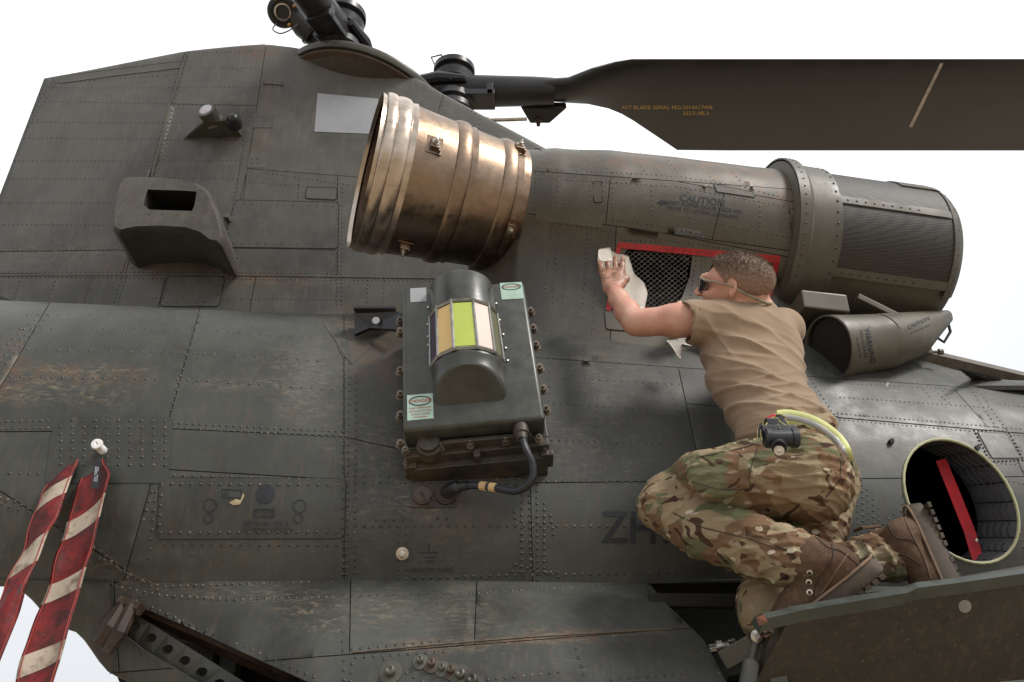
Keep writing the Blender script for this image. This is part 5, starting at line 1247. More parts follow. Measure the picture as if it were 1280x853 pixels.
#@@STAGE4
# ------------------------------------------------------------------ the person, shaped as distance fields
import openvdb as vdb
class Field:
    def __init__(s, lo, hi, vox):
        s.vox = vox; s.lo = np.array(lo)-.03; n = np.ceil((np.array(hi)+.03-s.lo)/vox).astype(int)+1
        s.a = np.full(n, .08, np.float32); s.n = n
    def _sub(s, lo, hi):
        i0 = np.maximum(0, np.floor((np.array(lo)-s.lo)/s.vox).astype(int)); i1 = np.minimum(s.n, np.ceil((np.array(hi)-s.lo)/s.vox).astype(int)+1)
        if (i1 <= i0).any(): return None
        g = np.meshgrid(*[s.lo[k]+s.vox*np.arange(i0[k], i1[k]) for k in range(3)], indexing='ij')
        return tuple(slice(a, b) for a, b in zip(i0, i1)), np.stack(g, -1).astype(np.float32)
    def comb(s, sl, d, k, sub=False):
        b = s.a[sl]
        if sub: d = -d; h = np.clip(.5-.5*(b-d)/k, 0, 1); s.a[sl] = b*(1-h)+d*h+k*h*(1-h); return
        h = np.clip(.5+.5*(b-d)/k, 0, 1); s.a[sl] = b*(1-h)+d*h-k*h*(1-h)
    def cap(s, p0, r0, p1, r1, k=.015, sub=False, flat=None):
        p0 = np.array(p0, np.float32); p1 = np.array(p1, np.float32); m = max(r0, r1)+.05
        q = s._sub(np.minimum(p0, p1)-m, np.maximum(p0, p1)+m)
        if q is None: return
        sl, P = q; d = p1-p0; t = np.clip(((P-p0)@d)/max(1e-9, float(d@d)), 0, 1); w_ = P-(p0+t[..., None]*d)
        if flat is not None:
            ax, sc_ = flat; ax = np.array(ax, np.float32); ax /= np.linalg.norm(ax); c = w_@ax; w_ = w_+ax*(c*(sc_-1))[..., None]
        s.comb(sl, np.sqrt((w_**2).sum(-1))-(r0+(r1-r0)*t), k, sub)
    def ell(s, c, ax, r, k=.015, sub=False):
        """ax: 3 orthonormal-ish axes, r radii"""
        c = np.array(c, np.float32); m = max(r)+.05; q = s._sub(c-m, c+m)
        if q is None: return
        sl, P = q; w_ = P-c; A_ = [np.array(a, np.float32)/np.linalg.norm(a) for a in ax]
        e = np.sqrt(sum(((w_@A_[i])/r[i])**2 for i in range(3))); e2 = np.sqrt(sum(((w_@A_[i])/r[i]**2)**2 for i in range(3)))
        s.comb(sl, e*(e-1)/np.maximum(e2, 1e-4), k, sub)
    def chain(s, pts, k=.015, flat=None):
        for a, b in zip(pts, pts[1:]): s.cap(a[0], a[1], b[0], b[1], k, flat=flat)
    def mesh(s, smooth=2):
        g = vdb.FloatGrid(background=.08); g.copyFromArray(s.a); v, t, q = _ctq(g)
        v = v*s.vox+s.lo
        return v, q
def _ctq(g):
    r = g.convertToQuads(); 
    return (r[0], None, r[1]) if len(r) == 2 else (r[0], r[1], r[2])
def body_mesh(name, fld, mat, parent, smooth=3, disp=None, shade=True, cutf=None, mats=None, mfun=None):
    v, q = fld.mesh(); v = np.asarray(v, np.float64); q = np.asarray(q)
    # laplacian smoothing
    e = np.concatenate([q[:, [0, 1]], q[:, [1, 2]], q[:, [2, 3]], q[:, [3, 0]]]); e = np.concatenate([e, e[:, ::-1]])
    for _ in range(smooth):
        acc = np.zeros_like(v); cnt = np.zeros(len(v)); np.add.at(acc, e[:, 0], v[e[:, 1]]); np.add.at(cnt, e[:, 0], 1); v = v*.4+.6*acc/np.maximum(cnt, 1)[:, None]
    if disp:
        n = np.zeros_like(v); fn = np.cross(v[q[:, 2]]-v[q[:, 0]], v[q[:, 3]]-v[q[:, 1]])
        for k in range(4): np.add.at(n, q[:, k], fn)
        n /= np.maximum(1e-9, np.linalg.norm(n, axis=1))[:, None]
        c = v.mean(0); 
        if ((v-c)*n).sum() < 0: n = -n
        v = v+n*disp(v, n)[:, None]
    if cutf is not None:
        keep = ~cutf(v[q].mean(1)); q = q[keep]
    used = np.unique(q); re = np.full(len(v), -1); re[used] = np.arange(len(used)); v = v[used]; q = re[q]
    me = bpy.data.meshes.new(name); me.from_pydata(v.tolist(), [], q.tolist()); o = bpy.data.objects.new(name, me); COL.objects.link(o)
    for m in (mats or [mat]): me.materials.append(m)
    if mfun is not None:
        me.polygons.foreach_set('material_index', mfun(v[q].mean(1)).astype(int))
    me.polygons.foreach_set('use_smooth', [True]*len(me.polygons)); bm = bmesh.new(); bm.from_mesh(me); bmesh.ops.recalc_face_normals(bm, faces=bm.faces); bm.to_mesh(me); bm.free()
    par(o, parent); return o
# joints
A3 = lambda x, y, Y: np.array(at(x, y, Y))
cam = np.array(CAM)
head_c = A3(915, 358, 2.62)
e3 = -(head_c-np.array(CAM)); e3 /= np.linalg.norm(e3); e1 = np.cross(np.array([0, 0, 1.]), e3); e1 /= np.linalg.norm(e1); e2 = np.cross(e3, e1)
HF = -.95*e1+.16*e2-.16*e3; HF /= np.linalg.norm(HF)                # where the face looks
HU = .20*e1+.97*e2+.10*e3; HU -= HF*(HU@HF); HU /= np.linalg.norm(HU)
HU_ = HU; HR = np.cross(HF, HU_); HR /= np.linalg.norm(HR)
if HR@e3 < 0: HR = -HR                                   # sideways, towards the camera
def hd(f, u, r): return head_c+HF*f+HU_*u+HR*r
neck0 = A3(948, 394, 2.66); neck1 = hd(-.035, -.07, 0)
shL = A3(888, 401, 2.60); elL = A3(793, 404, 2.66); wrL = A3(766, 362, 2.80); haL = A3(766, 340, 2.84)
shR = A3(978, 412, 2.80); elR = A3(905, 430, 3.0); wrR = A3(866, 400, 3.02)
chest = A3(940, 440, 2.68); belly = A3(952, 500, 2.60); pelv = A3(1000, 560, 2.50)
M_SKIN = newmat('skin'); g = G(M_SKIN)
c = g.mix(g.rng(g.noise(16, 4, .6), .35, .7), (.64, .36, .26), (.57, .27, .19)); c = g.mix(g.rng(g.noise(90, 3, .7), .55, .8, 0, .3), c, (.38, .16, .09))
ha = g.n('ShaderNodeAttribute', attribute_name='grime'); c = g.mix(g.math('MULTIPLY', ha.outputs['Fac'], g.rng(g.noise(40, 5, .75), .3, .65, .25, 1)), c, (.15, .065, .028))
g.set(Base_Color=c, Roughness=.45, Subsurface_Weight=.12, Normal=g.bump(g.noise(220, 3), .0004, .6), Specular_IOR_Level=.45)
g.b.inputs['Subsurface Radius'].default_value = (.012, .004, .002)
M_SHIRT = newmat('tan_shirt'); g = G(M_SHIRT)
c = g.mix(g.rng(g.noise(7, 4, .6), .3, .7), (.31, .22, .145), (.26, .18, .118))
g.set(Base_Color=c, Roughness=.85, Normal=g.bump(g.noise(420, 2), .0005, .5), Specular_IOR_Level=.2, Sheen_Weight=.15)
M_CAMO = newmat('camouflage_cloth'); g = G(M_CAMO)
ms = g.n('ShaderNodeMapping'); ms.inputs['Rotation'].default_value = (0, .25, .5); ms.inputs['Scale'].default_value = (.62, 1, 1.15); g.l(g.co, ms.inputs[0]); mo = ms.outputs[0]
def layer(c, sc, th, col, dist=1.2, det=2.2, off=0, w_=.012):
    mp = g.n('ShaderNodeMapping'); mp.inputs['Location'].default_value = (off*1.7, off*.9, off*2.3); g.l(mo, mp.inputs[0])
    return g.mix(g.rng(g.noise(sc, det, .5, dist=dist, co=mp.outputs[0]), th, th+w_), c, col)
n0 = g.rng(g.noise(5, 2, .5, co=mo), .35, .65)
c = g.mix(n0, (.26, .19, .115), (.30, .235, .15))
c = layer(c, 7.5, .54, (.125, .125, .066), off=3, w_=.03); c = layer(c, 8, .55, (.17, .10, .058), off=7, w_=.03); c = layer(c, 11, .60, (.30, .24, .15), off=5, dist=1.6); c = layer(c, 11, .615, (.062, .036, .023), off=11, dist=2.4, det=1.5); c = layer(c, 15, .67, (.42, .36, .25), off=15, dist=1.0, det=1)
vo = g.n('ShaderNodeTexVoronoi'); vo.inputs['Scale'].default_value = 30; g.l(mo, vo.inputs['Vector'])
sel = g.n('ShaderNodeSeparateColor'); g.l(vo.outputs['Color'], sel.inputs[0])
c = g.mix(g.math('MULTIPLY', g.math('LESS_THAN', vo.outputs['Distance'], .22), g.math('GREATER_THAN', sel.outputs[0], .86)), c, (.52, .45, .33))
c = g.mix(g.rng(g.noise(5, 4, .6), .5, .75, 0, .45), c, (.20, .115, .05))
g.set(Base_Color=c, Roughness=.85, Normal=g.bump(g.noise(300, 2), .0006, .5, g.bump(g.noise(30, 4, .6, (1, 1, 2.2)), .006, .7)), Specular_IOR_Level=.2)
M_SUEDE = newmat('brown_suede'); g = G(M_SUEDE)
c = g.mix(g.rng(g.noise(16, 5, .7), .35, .65), (.070, .038, .021), (.115, .070, .042)); c = g.mix(g.rng(g.noise(50, 4, .7), .5, .8, 0, .7), c, (.19, .12, .08))
g.set(Base_Color=c, Roughness=.8, Normal=g.bump(g.noise(120, 4, .7), .001, .7), Specular_IOR_Level=.25)
M_SOLE = plain('dusty_sole', (.060, .042, .026), .7, var=.4, scale=40, bump=.001, var2=(.12, .09, .07))
M_HAIR = newmat('cropped_hair'); g = G(M_HAIR)
c = g.mix(g.rng(g.noise(160, 4, .7, (1, 1, .4)), .35, .65), (.075, .045, .028), (.19, .12, .076))
ga = g.n('ShaderNodeAttribute', attribute_name='fade'); c = g.mix(g.math('MULTIPLY', ga.outputs['Fac'], .75), c, (.33, .19, .13))
g.set(Base_Color=c, Roughness=.6, Normal=g.bump(g.noise(330, 3, .7, (1, 1, .5)), .003, .9))
PER = empty('person', tuple(A3(1000, 770, 2.4)), 'crouching person in tan t-shirt, camouflage trousers and sunglasses wiping the red framed mesh', 'person')
def axes3(a, b, side):      # frame along a->b
    t = (b-a)/np.linalg.norm(b-a); s_ = side-t*(side@t); s_ /= np.linalg.norm(s_); return t, s_, np.cross(t, s_)
# --- skin: head, neck, arms, hands
allp = [head_c, neck0, shL, elL, wrL, haL, shR, elR, wrR, A3(755, 312, 2.9)]
lo = np.min(allp, 0)-.16; hi = np.max(allp, 0)+.14
f = Field(lo, hi, .0036)
AX = (HF, HU_, HR)
f.ell(hd(-.030, .018, 0), AX, (.098, .073, .073), .01)             # skull
f.ell(hd(-.005, .0, 0), AX, (.085, .085, .069), .02)
f.ell(hd(.040, -.045, 0), AX, (.050, .058, .054), .02)             # face, jaw
f.ell(hd(.060, -.092, 0), AX, (.026, .020, .027), .016)             # chin
f.cap(hd(.02, -.085, .038), .016, hd(-.035, -.055, .058), .016, .02); f.cap(hd(.02, -.085, -.038), .016, hd(-.035, -.055, -.058), .016, .02)
f.cap(hd(.083, .030, .03), .011, hd(.083, .030, -.03), .011, .012)  # brow
f.ell(hd(.055, -.020, .040), AX, (.028, .022, .018), .014); f.ell(hd(.055, -.020, -.040), AX, (.028, .022, .018), .014)   # cheeks
f.cap(hd(.087, .015, 0), .0075, hd(.110, -.022, 0), .0095, .007); f.ell(hd(.100, -.027, .010), AX, (.012, .008, .007), .005); f.ell(hd(.100, -.027, -.010), AX, (.012, .008, .007), .005)
f.cap(hd(.090, -.052, .014), .0058, hd(.090, -.052, -.014), .0058, .006); f.cap(hd(.089, -.065, .011), .0065, hd(.089, -.065, -.011), .0065, .006)
f.cap(hd(.097, -.0585, .018), .0016, hd(.097, -.0585, -.018), .0016, .003, sub=True)
f.ell(hd(.083, .008, .032), AX, (.012, .010, .014), .008, sub=True); f.ell(hd(.083, .008, -.032), AX, (.012, .010, .014), .008, sub=True)
f.ell(hd(.075, .008, .031), AX, (.011, .010, .012), .004); f.ell(hd(.075, .008, -.031), AX, (.011, .010, .012), .004)
for s_ in (1, -1):                                                   # ears
    b = hd(-.020, .002, .073*s_); oh = HR*s_
    ef = HF*.80+oh*.42*-1+HU_*.10; ef /= np.linalg.norm(ef); eu = HU_*.97-HF*.22; eu -= ef*(eu@ef); eu /= np.linalg.norm(eu); en = np.cross(ef, eu); en = en if en@oh > 0 else -en
    f.ell(b+en*.008, (ef, eu, en), (.0150, .0255, .006), .004); f.ell(b-eu*.022+ef*.003+en*.006, (ef, eu, en), (.009, .011, .006), .005)
    f.ell(b+en*.016+ef*.001+eu*.002, (ef, eu, en), (.0095, .0175, .0072), .003, sub=True)
    f.cap(b+en*.008-ef*.004+eu*.012, .003, b+en*.008-ef*.003-eu*.010, .003, .003); f.ell(b+ef*.013+en*.007-eu*.003, (ef, eu, en), (.004, .007, .004), .003)
f.cap(neck1, .050, neck0, .052, .03); f.cap(hd(-.06, -.04, 0), .038, neck0, .048, .03)
f.cap(chest, .06, shL+np.array([.03, 0, 0]), .045, .02); f.cap(chest, .05, shR, .045, .02); f.cap(neck0, .05, chest, .09, .02)
# left arm
f.chain([(shL, .047), (shL*.55+elL*.45, .0435), (elL*.85+shL*.15, .037), (elL, .034)], .03)
f.ell(shL*.6+elL*.4+np.array([0, -.004, .010]), axes3(shL, elL, np.array([0, -1., 0])), (.09, .041, .041), .03)
f.chain([(elL, .034), (elL*.68+wrL*.32, .0365), (elL*.3+wrL*.7, .029), (wrL, .0265)], .025)
# left hand, fingers up, laid on the cloth
hn = np.array([-.12, -.80, .25]); hu = A3(764, 322, 2.88)-wrL; hu /= np.linalg.norm(hu); hn -= hu*(hn@hu); hn /= np.linalg.norm(hn); hs = np.cross(hu, hn); hs /= np.linalg.norm(hs)
if hs[0] < 0: hs = -hs
def hp(u, s_, n=0): return wrL+hu*u+hs*s_+hn*n
for k, s_ in enumerate((-.030, -.010, .011, .031)):
    f.cap(hp(.01, s_*.55, 0), .0185, hp(.094, s_, .002), .0125, .012)
FL = [(-.034, .062, -.14), (-.012, .078, -.04), (.012, .082, .03), (.034, .074, .09)]
fingers_tip = []
for k, (s_, ln, an) in enumerate(FL):
    d1 = hu*cos(an)+hs*sin(an); b = hp(.094, s_, .003); m1 = b+d1*ln*.50+hn*.003; m2 = m1+d1*ln*.32-hn*.003; tp = m2+d1*ln*.26-hn*.006
    f.chain([(b, .0112), (m1, .0100), (m2, .0090), (tp, .0078)], .003)
    f.ell(b, (hu, hs, hn), (.012, .011, .012), .006)
th0 = hp(.028, .030, -.002); th1 = hp(.062, .046, -.008); th2 = hp(.086, .046, -.018)
f.chain([(th0, .016), (th1, .0125), (th2, .0095)], .010)
# right arm and its hand under the chin
f.chain([(shR, .05), (elR, .038)], .03); f.chain([(elR, .038), (wrR, .026)], .02)
ru = A3(846, 386, 2.86)-wrR; ru /= np.linalg.norm(ru); rs = np.cross(ru, np.array([0, -1., 0])); rs /= np.linalg.norm(rs)
f.cap(wrR, .026, wrR+ru*.06, .028, .02)
for k in range(4):
    b = wrR+ru*.075+rs*(-.027+.018*k); f.chain([(b, .0105), (b+ru*.035+np.array([0, -.008, .004]), .0095), (b+ru*.058+np.array([0, .004, -.004]), .008)], .004)
f.chain([(wrR+ru*.03-rs*.025, .013), (wrR+ru*.07-rs*.045+np.array([0, -.01, 0]), .010)], .006)
SK = body_mesh('body', f, M_SKIN, PER, 2)
def attr(o, nm, fn):
    me = o.data; co_ = np.empty(len(me.vertices)*3); me.vertices.foreach_get('co', co_); co_ = co_.reshape(-1, 3); v = fn(co_)
    a = me.attributes.new(nm, 'FLOAT', 'POINT'); a.data.foreach_set('value', v.astype(np.float32))
def sst(a, b, x): t = np.clip((x-a)/(b-a), 0, 1); return t*t*(3-2*t)
attr(SK, 'grime', lambda c: np.maximum(1-sst(.05, .17, np.linalg.norm(c-hp(.10, 0), axis=1)), 0)*.95)
# --- hair
f = Field(head_c-.16, head_c+.16, .0038)
f.ell(hd(-.030, .022, 0), AX, (.102, .077, .0765), .01); f.ell(hd(-.016, .022, 0), AX, (.088, .076, .073), .02)
f.cap(hd(.036, .077, .0), .015, hd(-.02, .085, 0), .013, .02, flat=(HR, .4))
def haircut(c):
    d = c-head_c; F_, U_, R_ = d@HF, d@HU_, np.abs(d@HR)
    line = np.where(F_ > .045, .058+(.085-F_)*.1, np.where(F_ > .0, .035+(.0-F_)*.1+(F_ > .02)*.0, .012))
    line = np.interp(F_, [-.14, -.10, -.06, -.035, -.022, -.005, .008, .02, .045, .062, .09], [-.035, -.040, -.030, .0, .034, .038, .016, .034, .060, .078, .100])
    return U_ < line
def hdisp(v, n): return np.array([.0022*mnoise.noise(Vector(p)*150) for p in v])
HRO = body_mesh('hair', f, M_HAIR, PER, 1, cutf=haircut, disp=hdisp)
def fade(c):
    d = c-head_c; return 1-sst(.012, .078, d@HU_+.25*np.maximum(0, -(d@HF)-.06))
attr(HRO, 'fade', fade)
# short hair strands standing off the scalp
hv = np.empty(len(HRO.data.vertices)*3); HRO.data.vertices.foreach_get('co', hv); hv = hv.reshape(-1, 3); rng = np.random.default_rng(2)
idx = rng.choice(len(hv), 6000); V = []; Fc = []
for i in idx:
    p = hv[i]; d = p-head_c; uu = d@HU_
    if uu < .02 and rng.random() < .5: continue
    n = d/np.linalg.norm(d); ln = .002+.009*max(0, min(1, (uu-.04)/.05)); cmb = n*.75+HF*.45+rng.normal(0, .22, 3); cmb /= np.linalg.norm(cmb); sd_ = np.cross(cmb, rng.normal(0, 1, 3)); sd_ /= np.linalg.norm(sd_); sd_ *= .0007
    k = len(V); V += [p-n*.001-sd_, p-n*.001+sd_, p+cmb*ln]; Fc.append((k, k+1, k+2))
hs_ = mk('hair_strands', V, Fc, plain('strand', (.16, .10, .062), .55, var=.4, scale=200, bump=0), HRO, False, 'stuff')
# --- sunglasses
mb = MB()
for s_ in (1, -1):
    pts = []
    for u, r in [(.022, .012), (.024, .035), (.020, .058), (.004, .066), (-.012, .060), (-.018, .038), (-.010, .014), (.006, .008)]:
        ff = .104-.55*max(0, r-.02)*1.0-.9*max(0, r-.045); pts.append(hd(ff, u+.004, r*s_))
    c_ = sum(pts)/len(pts)+HF*.004; n = len(pts); mb.add([Vector(p) for p in pts]+[Vector(c_)]+[Vector(p-HF*.003) for p in pts], [(i, (i+1) % n, n) for i in range(n)]+[(i, n+1+i, n+1+(i+1) % n, (i+1) % n) for i in range(n)])
SG = mb.build('sunglasses', plain('dark_lens', (.012, .012, .014), .08, spec=.8, var=.1, bump=0), PER)
mb = MB()
for s_ in (1, -1): mb.tube([Vector(hd(.098, .027, .010*s_)), Vector(hd(.090, .029, .045*s_)), Vector(hd(.070, .024, .070*s_)), Vector(hd(.03, .018, .079*s_)), Vector(hd(-.012, .008, .084*s_)), Vector(hd(-.035, -.004, .082*s_))], [.003, .0035, .0042, .0035, .003, .004], 8)
mb.tube([Vector(hd(.098, .027, .012)), Vector(hd(.104, .022, 0)), Vector(hd(.098, .027, -.012))], .003, 6)
mb.build('frame', plain('tan_frame', (.30, .25, .18), .45), SG)
st = [hd(-.033, -.003, .083), hd(-.06, -.018, .078), hd(-.09, -.034, .062), hd(-.112, -.046, .040), hd(-.122, -.052, .0), hd(-.112, -.046, -.04), hd(-.06, -.018, -.078), hd(-.033, -.003, -.083)]
st = smooth_path([Vector(p) for p in st], 5); mb = MB(); mb.tube(st, .0042, 6); mb.build('retainer_cord', plain('cord_tan', (.24, .20, .14), .7, var=.4, scale=90), SG)

# --- folds
def folds(v, specs, seed):
    """specs: (direction across the folds, wavelength, height, centre, reach)"""
    out_ = np.zeros(len(v))
    for k, (dr, wl, hh, c, rc) in enumerate(specs):
        dr = np.array(dr, float); dr /= np.linalg.norm(dr); t = v@dr
        wob = np.array([mnoise.noise(Vector(p)*9+Vector((seed+k*7, 0, 0))) for p in v]); wob2 = np.array([mnoise.noise(Vector(p)*5+Vector((seed*2+k*3, 5, 0))) for p in v])
        w_ = np.exp(-(np.linalg.norm(v-c, axis=1)/rc)**2) if c is not None else 1
        ph = t/wl*2*pi+wob*2.6; rdg = 1-np.abs(np.sin(ph*.5)); out_ += 1.7*hh*w_*(rdg**2.2-.25)*(.35+1.1*np.clip(wob2+.3, 0, 1))
    return out_
sideY = np.array([0, -1., 0])
# --- shirt
lo = np.min([shL, shR, neck0, belly, pelv], 0)-.22; hi = np.max([shL, shR, neck0, belly, pelv], 0)+.2
f = Field(lo, hi, .0048)
bk = np.array([.10, -.45, .35])      # towards the camera and up: the back
spine = [(A3(936, 408, 2.66), (.145, .080)), (A3(938, 438, 2.66), (.165, .105)), (A3(942, 470, 2.63), (.155, .11)), (A3(958, 505, 2.58), (.135, .10)), (A3(978, 532, 2.53), (.138, .10)), (A3(992, 552, 2.50), (.145, .105))]
for (c_, (rw, rt)), (c2, (rw2, rt2)) in zip(spine, spine[1:]):
    for q in (0, .5):
        cc = c_*(1-q)+c2*q; t = (c2-c_); t /= np.linalg.norm(t); sd_ = np.array([.86, .25, .35]); sd_ -= t*(sd_@t); sd_ /= np.linalg.norm(sd_)
        f.ell(cc, (t, sd_, np.cross(t, sd_)), (.07, rw*(1-q)+rw2*q-.005, rt*(1-q)+rt2*q), .035)
f.cap(A3(935, 418, 2.64), .075, shL+np.array([.028, .0, -.004]), .058, .035); f.cap(A3(940, 418, 2.68), .080, shR, .070, .05)
f.ell(A3(968, 432, 2.66), (np.array([1., 0, 0]), np.array([0, 1., 0]), np.array([0, 0, 1.])), (.075, .07, .07), .035)
sl_end = A3(866, 403, 2.60)
f.cap(shL+np.array([.03, 0, -.002]), .060, sl_end, .066, .018, flat=((0, 0, 1.), .92)); f.cap(shR, .064, shR*.6+elR*.4, .058, .02)
f.cap(neck0*.9+neck1*.1, .060, neck0*.7+chest*.3, .080, .025)
f.cap(neck0+(neck1-neck0)*.30, .044, neck0+(neck1-neck0)*1.3, .052, .006, sub=True)
sv = sl_end-shL; sv /= np.linalg.norm(sv); f.cap(sl_end+sv*.001, .0595, sl_end+sv*.10, .07, .004, sub=True)
def shirt_disp(v, n):
    z = [((.35, 0, 1), .060, .0085, A3(960, 480, 2.5), .20), ((-.25, .1, 1), .045, .006, A3(985, 525, 2.5), .12), ((.75, 0, 1), .070, .007, A3(925, 440, 2.5), .14), ((1, 0, .5), .05, .007, A3(893, 420, 2.55), .07), ((.2, 0, 1), .034, .004, A3(925, 520, 2.5), .10)]
    return folds(v, z, 3)
SHI = body_mesh('t_shirt', f, M_SHIRT, PER, 2, disp=shirt_disp)
hx = np.cross(sv, np.array([0, 0, 1.])); hx /= np.linalg.norm(hx); hz = np.cross(hx, sv)
mb = MB(); ring_ = [Vector(sl_end+sv*.003+(hx*cos(a)+hz*sin(a)/1.06)*.063+sv*.004*sin(2*a)) for a in [2*pi*k/30 for k in range(30)]]; mb.tube(ring_, .0036, 6, closed=True); mb.build('sleeve_cuff', M_SHIRT, SHI)
# --- trousers
hipc = A3(1010, 585, 2.48); kneL = A3(822, 622, 2.52); ankL = A3(1004, 702, 2.28); hipL = A3(1012, 590, 2.36); hipR = A3(1010, 585, 2.62)
kneR = A3(958, 752, 2.46); ankR = A3(1092, 700, 2.50)
lo = np.min([hipc, kneL, ankL, kneR, ankR, pelv], 0)-.17; hi = np.max([hipc, kneL, ankL, kneR, ankR, pelv], 0)+.15
f = Field(lo, hi, .0052)
ex_, ez_ = np.array([1., 0, 0]), np.array([0, 0, 1.])
t = (A3(1030, 600, 2.5)-A3(985, 545, 2.5)); 
f.ell(A3(994, 580, 2.50), axes3(A3(985, 545, 2.5), A3(1030, 600, 2.5), np.array([.7, 0, .7])), (.10, .130, .12), .03)
f.ell(A3(1010, 598, 2.40), (ex_, sideY, ez_), (.112, .10, .120), .04); f.ell(A3(1012, 598, 2.58), (ex_, sideY, ez_), (.112, .10, .12), .04)
f.chain([(A3(1004, 598, 2.38), .100), (A3(940, 598, 2.40), .094), (A3(880, 608, 2.44), .080), (A3(836, 624, 2.50), .064), (A3(824, 634, 2.50), .058)], .03)
f.ell(A3(905, 588, 2.40), (ex_, sideY, ez_), (.12, .08, .05), .03)
f.chain([(A3(826, 634, 2.48), .062), (A3(880, 662, 2.40), .072), (A3(940, 682, 2.34), .074), (A3(985, 696, 2.30), .070), (A3(1002, 700, 2.29), .064)], .012)
f.chain([(A3(1025, 600, 2.60), .105), (A3(1010, 650, 2.58), .098), (A3(975, 712, 2.52), .078), (A3(957, 755, 2.48), .066), (A3(953, 774, 2.46), .056)], .03)
f.chain([(A3(958, 762, 2.48), .060), (A3(1010, 742, 2.50), .062), (A3(1060, 708, 2.49), .058), (A3(1090, 698, 2.48), .058), (A3(1116, 702, 2.46), .052)], .012)
f.ell(A3(990, 556, 2.5), axes3(A3(975, 530, 2.5), A3(1000, 565, 2.5), np.array([.7, 0, .7])), (.06, .142, .110), .02)
d_ = A3(940, 500, 2.56)-A3(1003, 560, 2.50); d_ /= np.linalg.norm(d_); c0_ = A3(976, 520, 2.52); f.cap(c0_+d_*.115, .14, c0_+d_*.24, .16, .01, sub=True)
# pocket flap and bellows on the thigh
f.ell(A3(900, 592, 2.28), axes3(A3(860, 605, 2.3), A3(940, 588, 2.3), sideY), (.085, .020, .060), .01)
def tr_disp(v, n):
    z = [((.25, 0, 1), .042, .008, A3(960, 600, 2.3), .16), ((.9, 0, .5), .05, .009, A3(990, 690, 2.2), .09), ((-.5, 0, 1), .036, .008, A3(860, 610, 2.3), .13), ((.5, 0, 1), .05, .007, A3(920, 670, 2.2), .12), ((1, 0, -.8), .045, .009, A3(960, 740, 2.3), .10), ((.6, 0, 1), .034, .008, A3(1030, 660, 2.4), .10), ((1, 0, .3), .035, .008, A3(1095, 700, 2.4), .07), ((0, .3, 1), .022, .0030, None, 1)]
    return folds(v, z, 11)
TRO = body_mesh('trousers', f, M_CAMO, PER, 2, disp=tr_disp)
# --- boots
def boot(ank, heel, toe, topv, nm, lbl, sole_n):
    """ank: top opening of the boot, heel/toe on the sole centre line, sole_n: out of the sole"""
    lo = np.min([ank, heel, toe], 0)-.14; hi = np.max([ank, heel, toe], 0)+.14; f = Field(lo, hi, .0042)
    fw = toe-heel; Ln = np.linalg.norm(fw); fw = fw/Ln; sn = sole_n-fw*(sole_n@fw); sn /= np.linalg.norm(sn); sd_ = np.cross(fw, sn)
    P = lambda a, b, c: heel+fw*a+sd_*b-sn*c
    f.ell(P(.035, 0, .045), (fw, sd_, sn), (.045, .038, .045), .02); f.ell(P(.15, 0, .038), (fw, sd_, sn), (.07, .044, .038), .02)
    f.ell(P(.215, 0, .030), (fw, sd_, sn), (.050, .043, .030), .02); f.cap(P(.09, 0, .055), .040, P(.17, 0, .040), .036, .02)
    a0 = P(.055, 0, .07); f.cap(a0, .046, ank, .054, .03); f.cap(P(.09, 0, .07), .038, ank, .05, .02)
    f.cap(ank, .058, ank+(ank-a0)/np.linalg.norm(ank-a0)*.01, .058, .005)
    q = lambda v, n: np.array([.0018*mnoise.noise(Vector(p)*26)+.0010*mnoise.noise(Vector(p)*70) for p in v])
    B = body_mesh('boot', f, M_SUEDE, PER, 1, disp=q); B['label'] = lbl
    mb = MB(); n = 24; out0 = []
    for k in range(n):
        th = 2*pi*k/n; a = .118+.150*cos(th); w_ = (.041+.010*ss(.1, .2, a))*(abs(sin(th))**.75)*(1 if sin(th) > 0 else -1); out0.append((a, w_))
    V = []; 
    for c_, gr in ((.022, 1.0), (.012, 1.05), (-.010, 1.05), (-.016, .98)):
        for (a, w_) in out0: V.append(Vector(P(.118+(a-.118)*gr, w_*gr, c_)))
    mb.add(V, [(r*n+k, r*n+(k+1) % n, (r+1)*n+(k+1) % n, (r+1)*n+k) for r in range(3) for k in range(n)]+[tuple(range(n))[::-1], tuple(3*n+k for k in range(n))])
    SO = mb.build('sole', M_SOLE, B, auto=40)
    mb = MB()
    for a in [-.02+.020*k for k in range(14)]:
        if .085 < a < .105: continue
        for s_ in (-1, 1): mb.box(Vector(P(a, s_*.024, -.018)), Vector(fw)*.0065, Vector(sd_)*.020, Vector(sn)*.004)
    mb.build('tread_lug', M_SOLE, B, False, kind='stuff')
    mb = MB(); mb.tube([Vector(P(.118+(a-.118)*1.03, w_*1.04, .026)) for a, w_ in out0], .0035, 6, closed=True); mb.tube([Vector(P(.10, s_*.043, .05)) for s_ in (-1,)]+[Vector(P(.04, -.043, .075))], .002, 5); mb.build('welt', plain('welt', (.20, .13, .085), .8), B)
    mb = MB(); 
    for k in range(5):
        for s_ in (-1, 1): p = P(.105+.018*k-.02, s_*.030, .082-.010*k); mb.lathe(Vector(p), Vector(-sn*.6+sd_*s_*.6+fw*.3), [(0, .006), (.006, .005), (.006, .0025), (.002, .002)], 8)
    mb.build('eyelet', M_STEEL, B, auto=30, kind='stuff')
    mb = MB()
    for k in range(5): p = lambda s_, kk=k: Vector(P(.105+.018*kk-.02, s_*.030, .088-.010*kk)); q1 = p(-1); q2 = p(1); mb.tube([q1, (q1+q2)/2-Vector(sn)*.012+Vector(fw)*.006, q2], .0026, 6)
    mb.build('lace', plain('lace', (.07, .045, .03), .8), B)
    return B
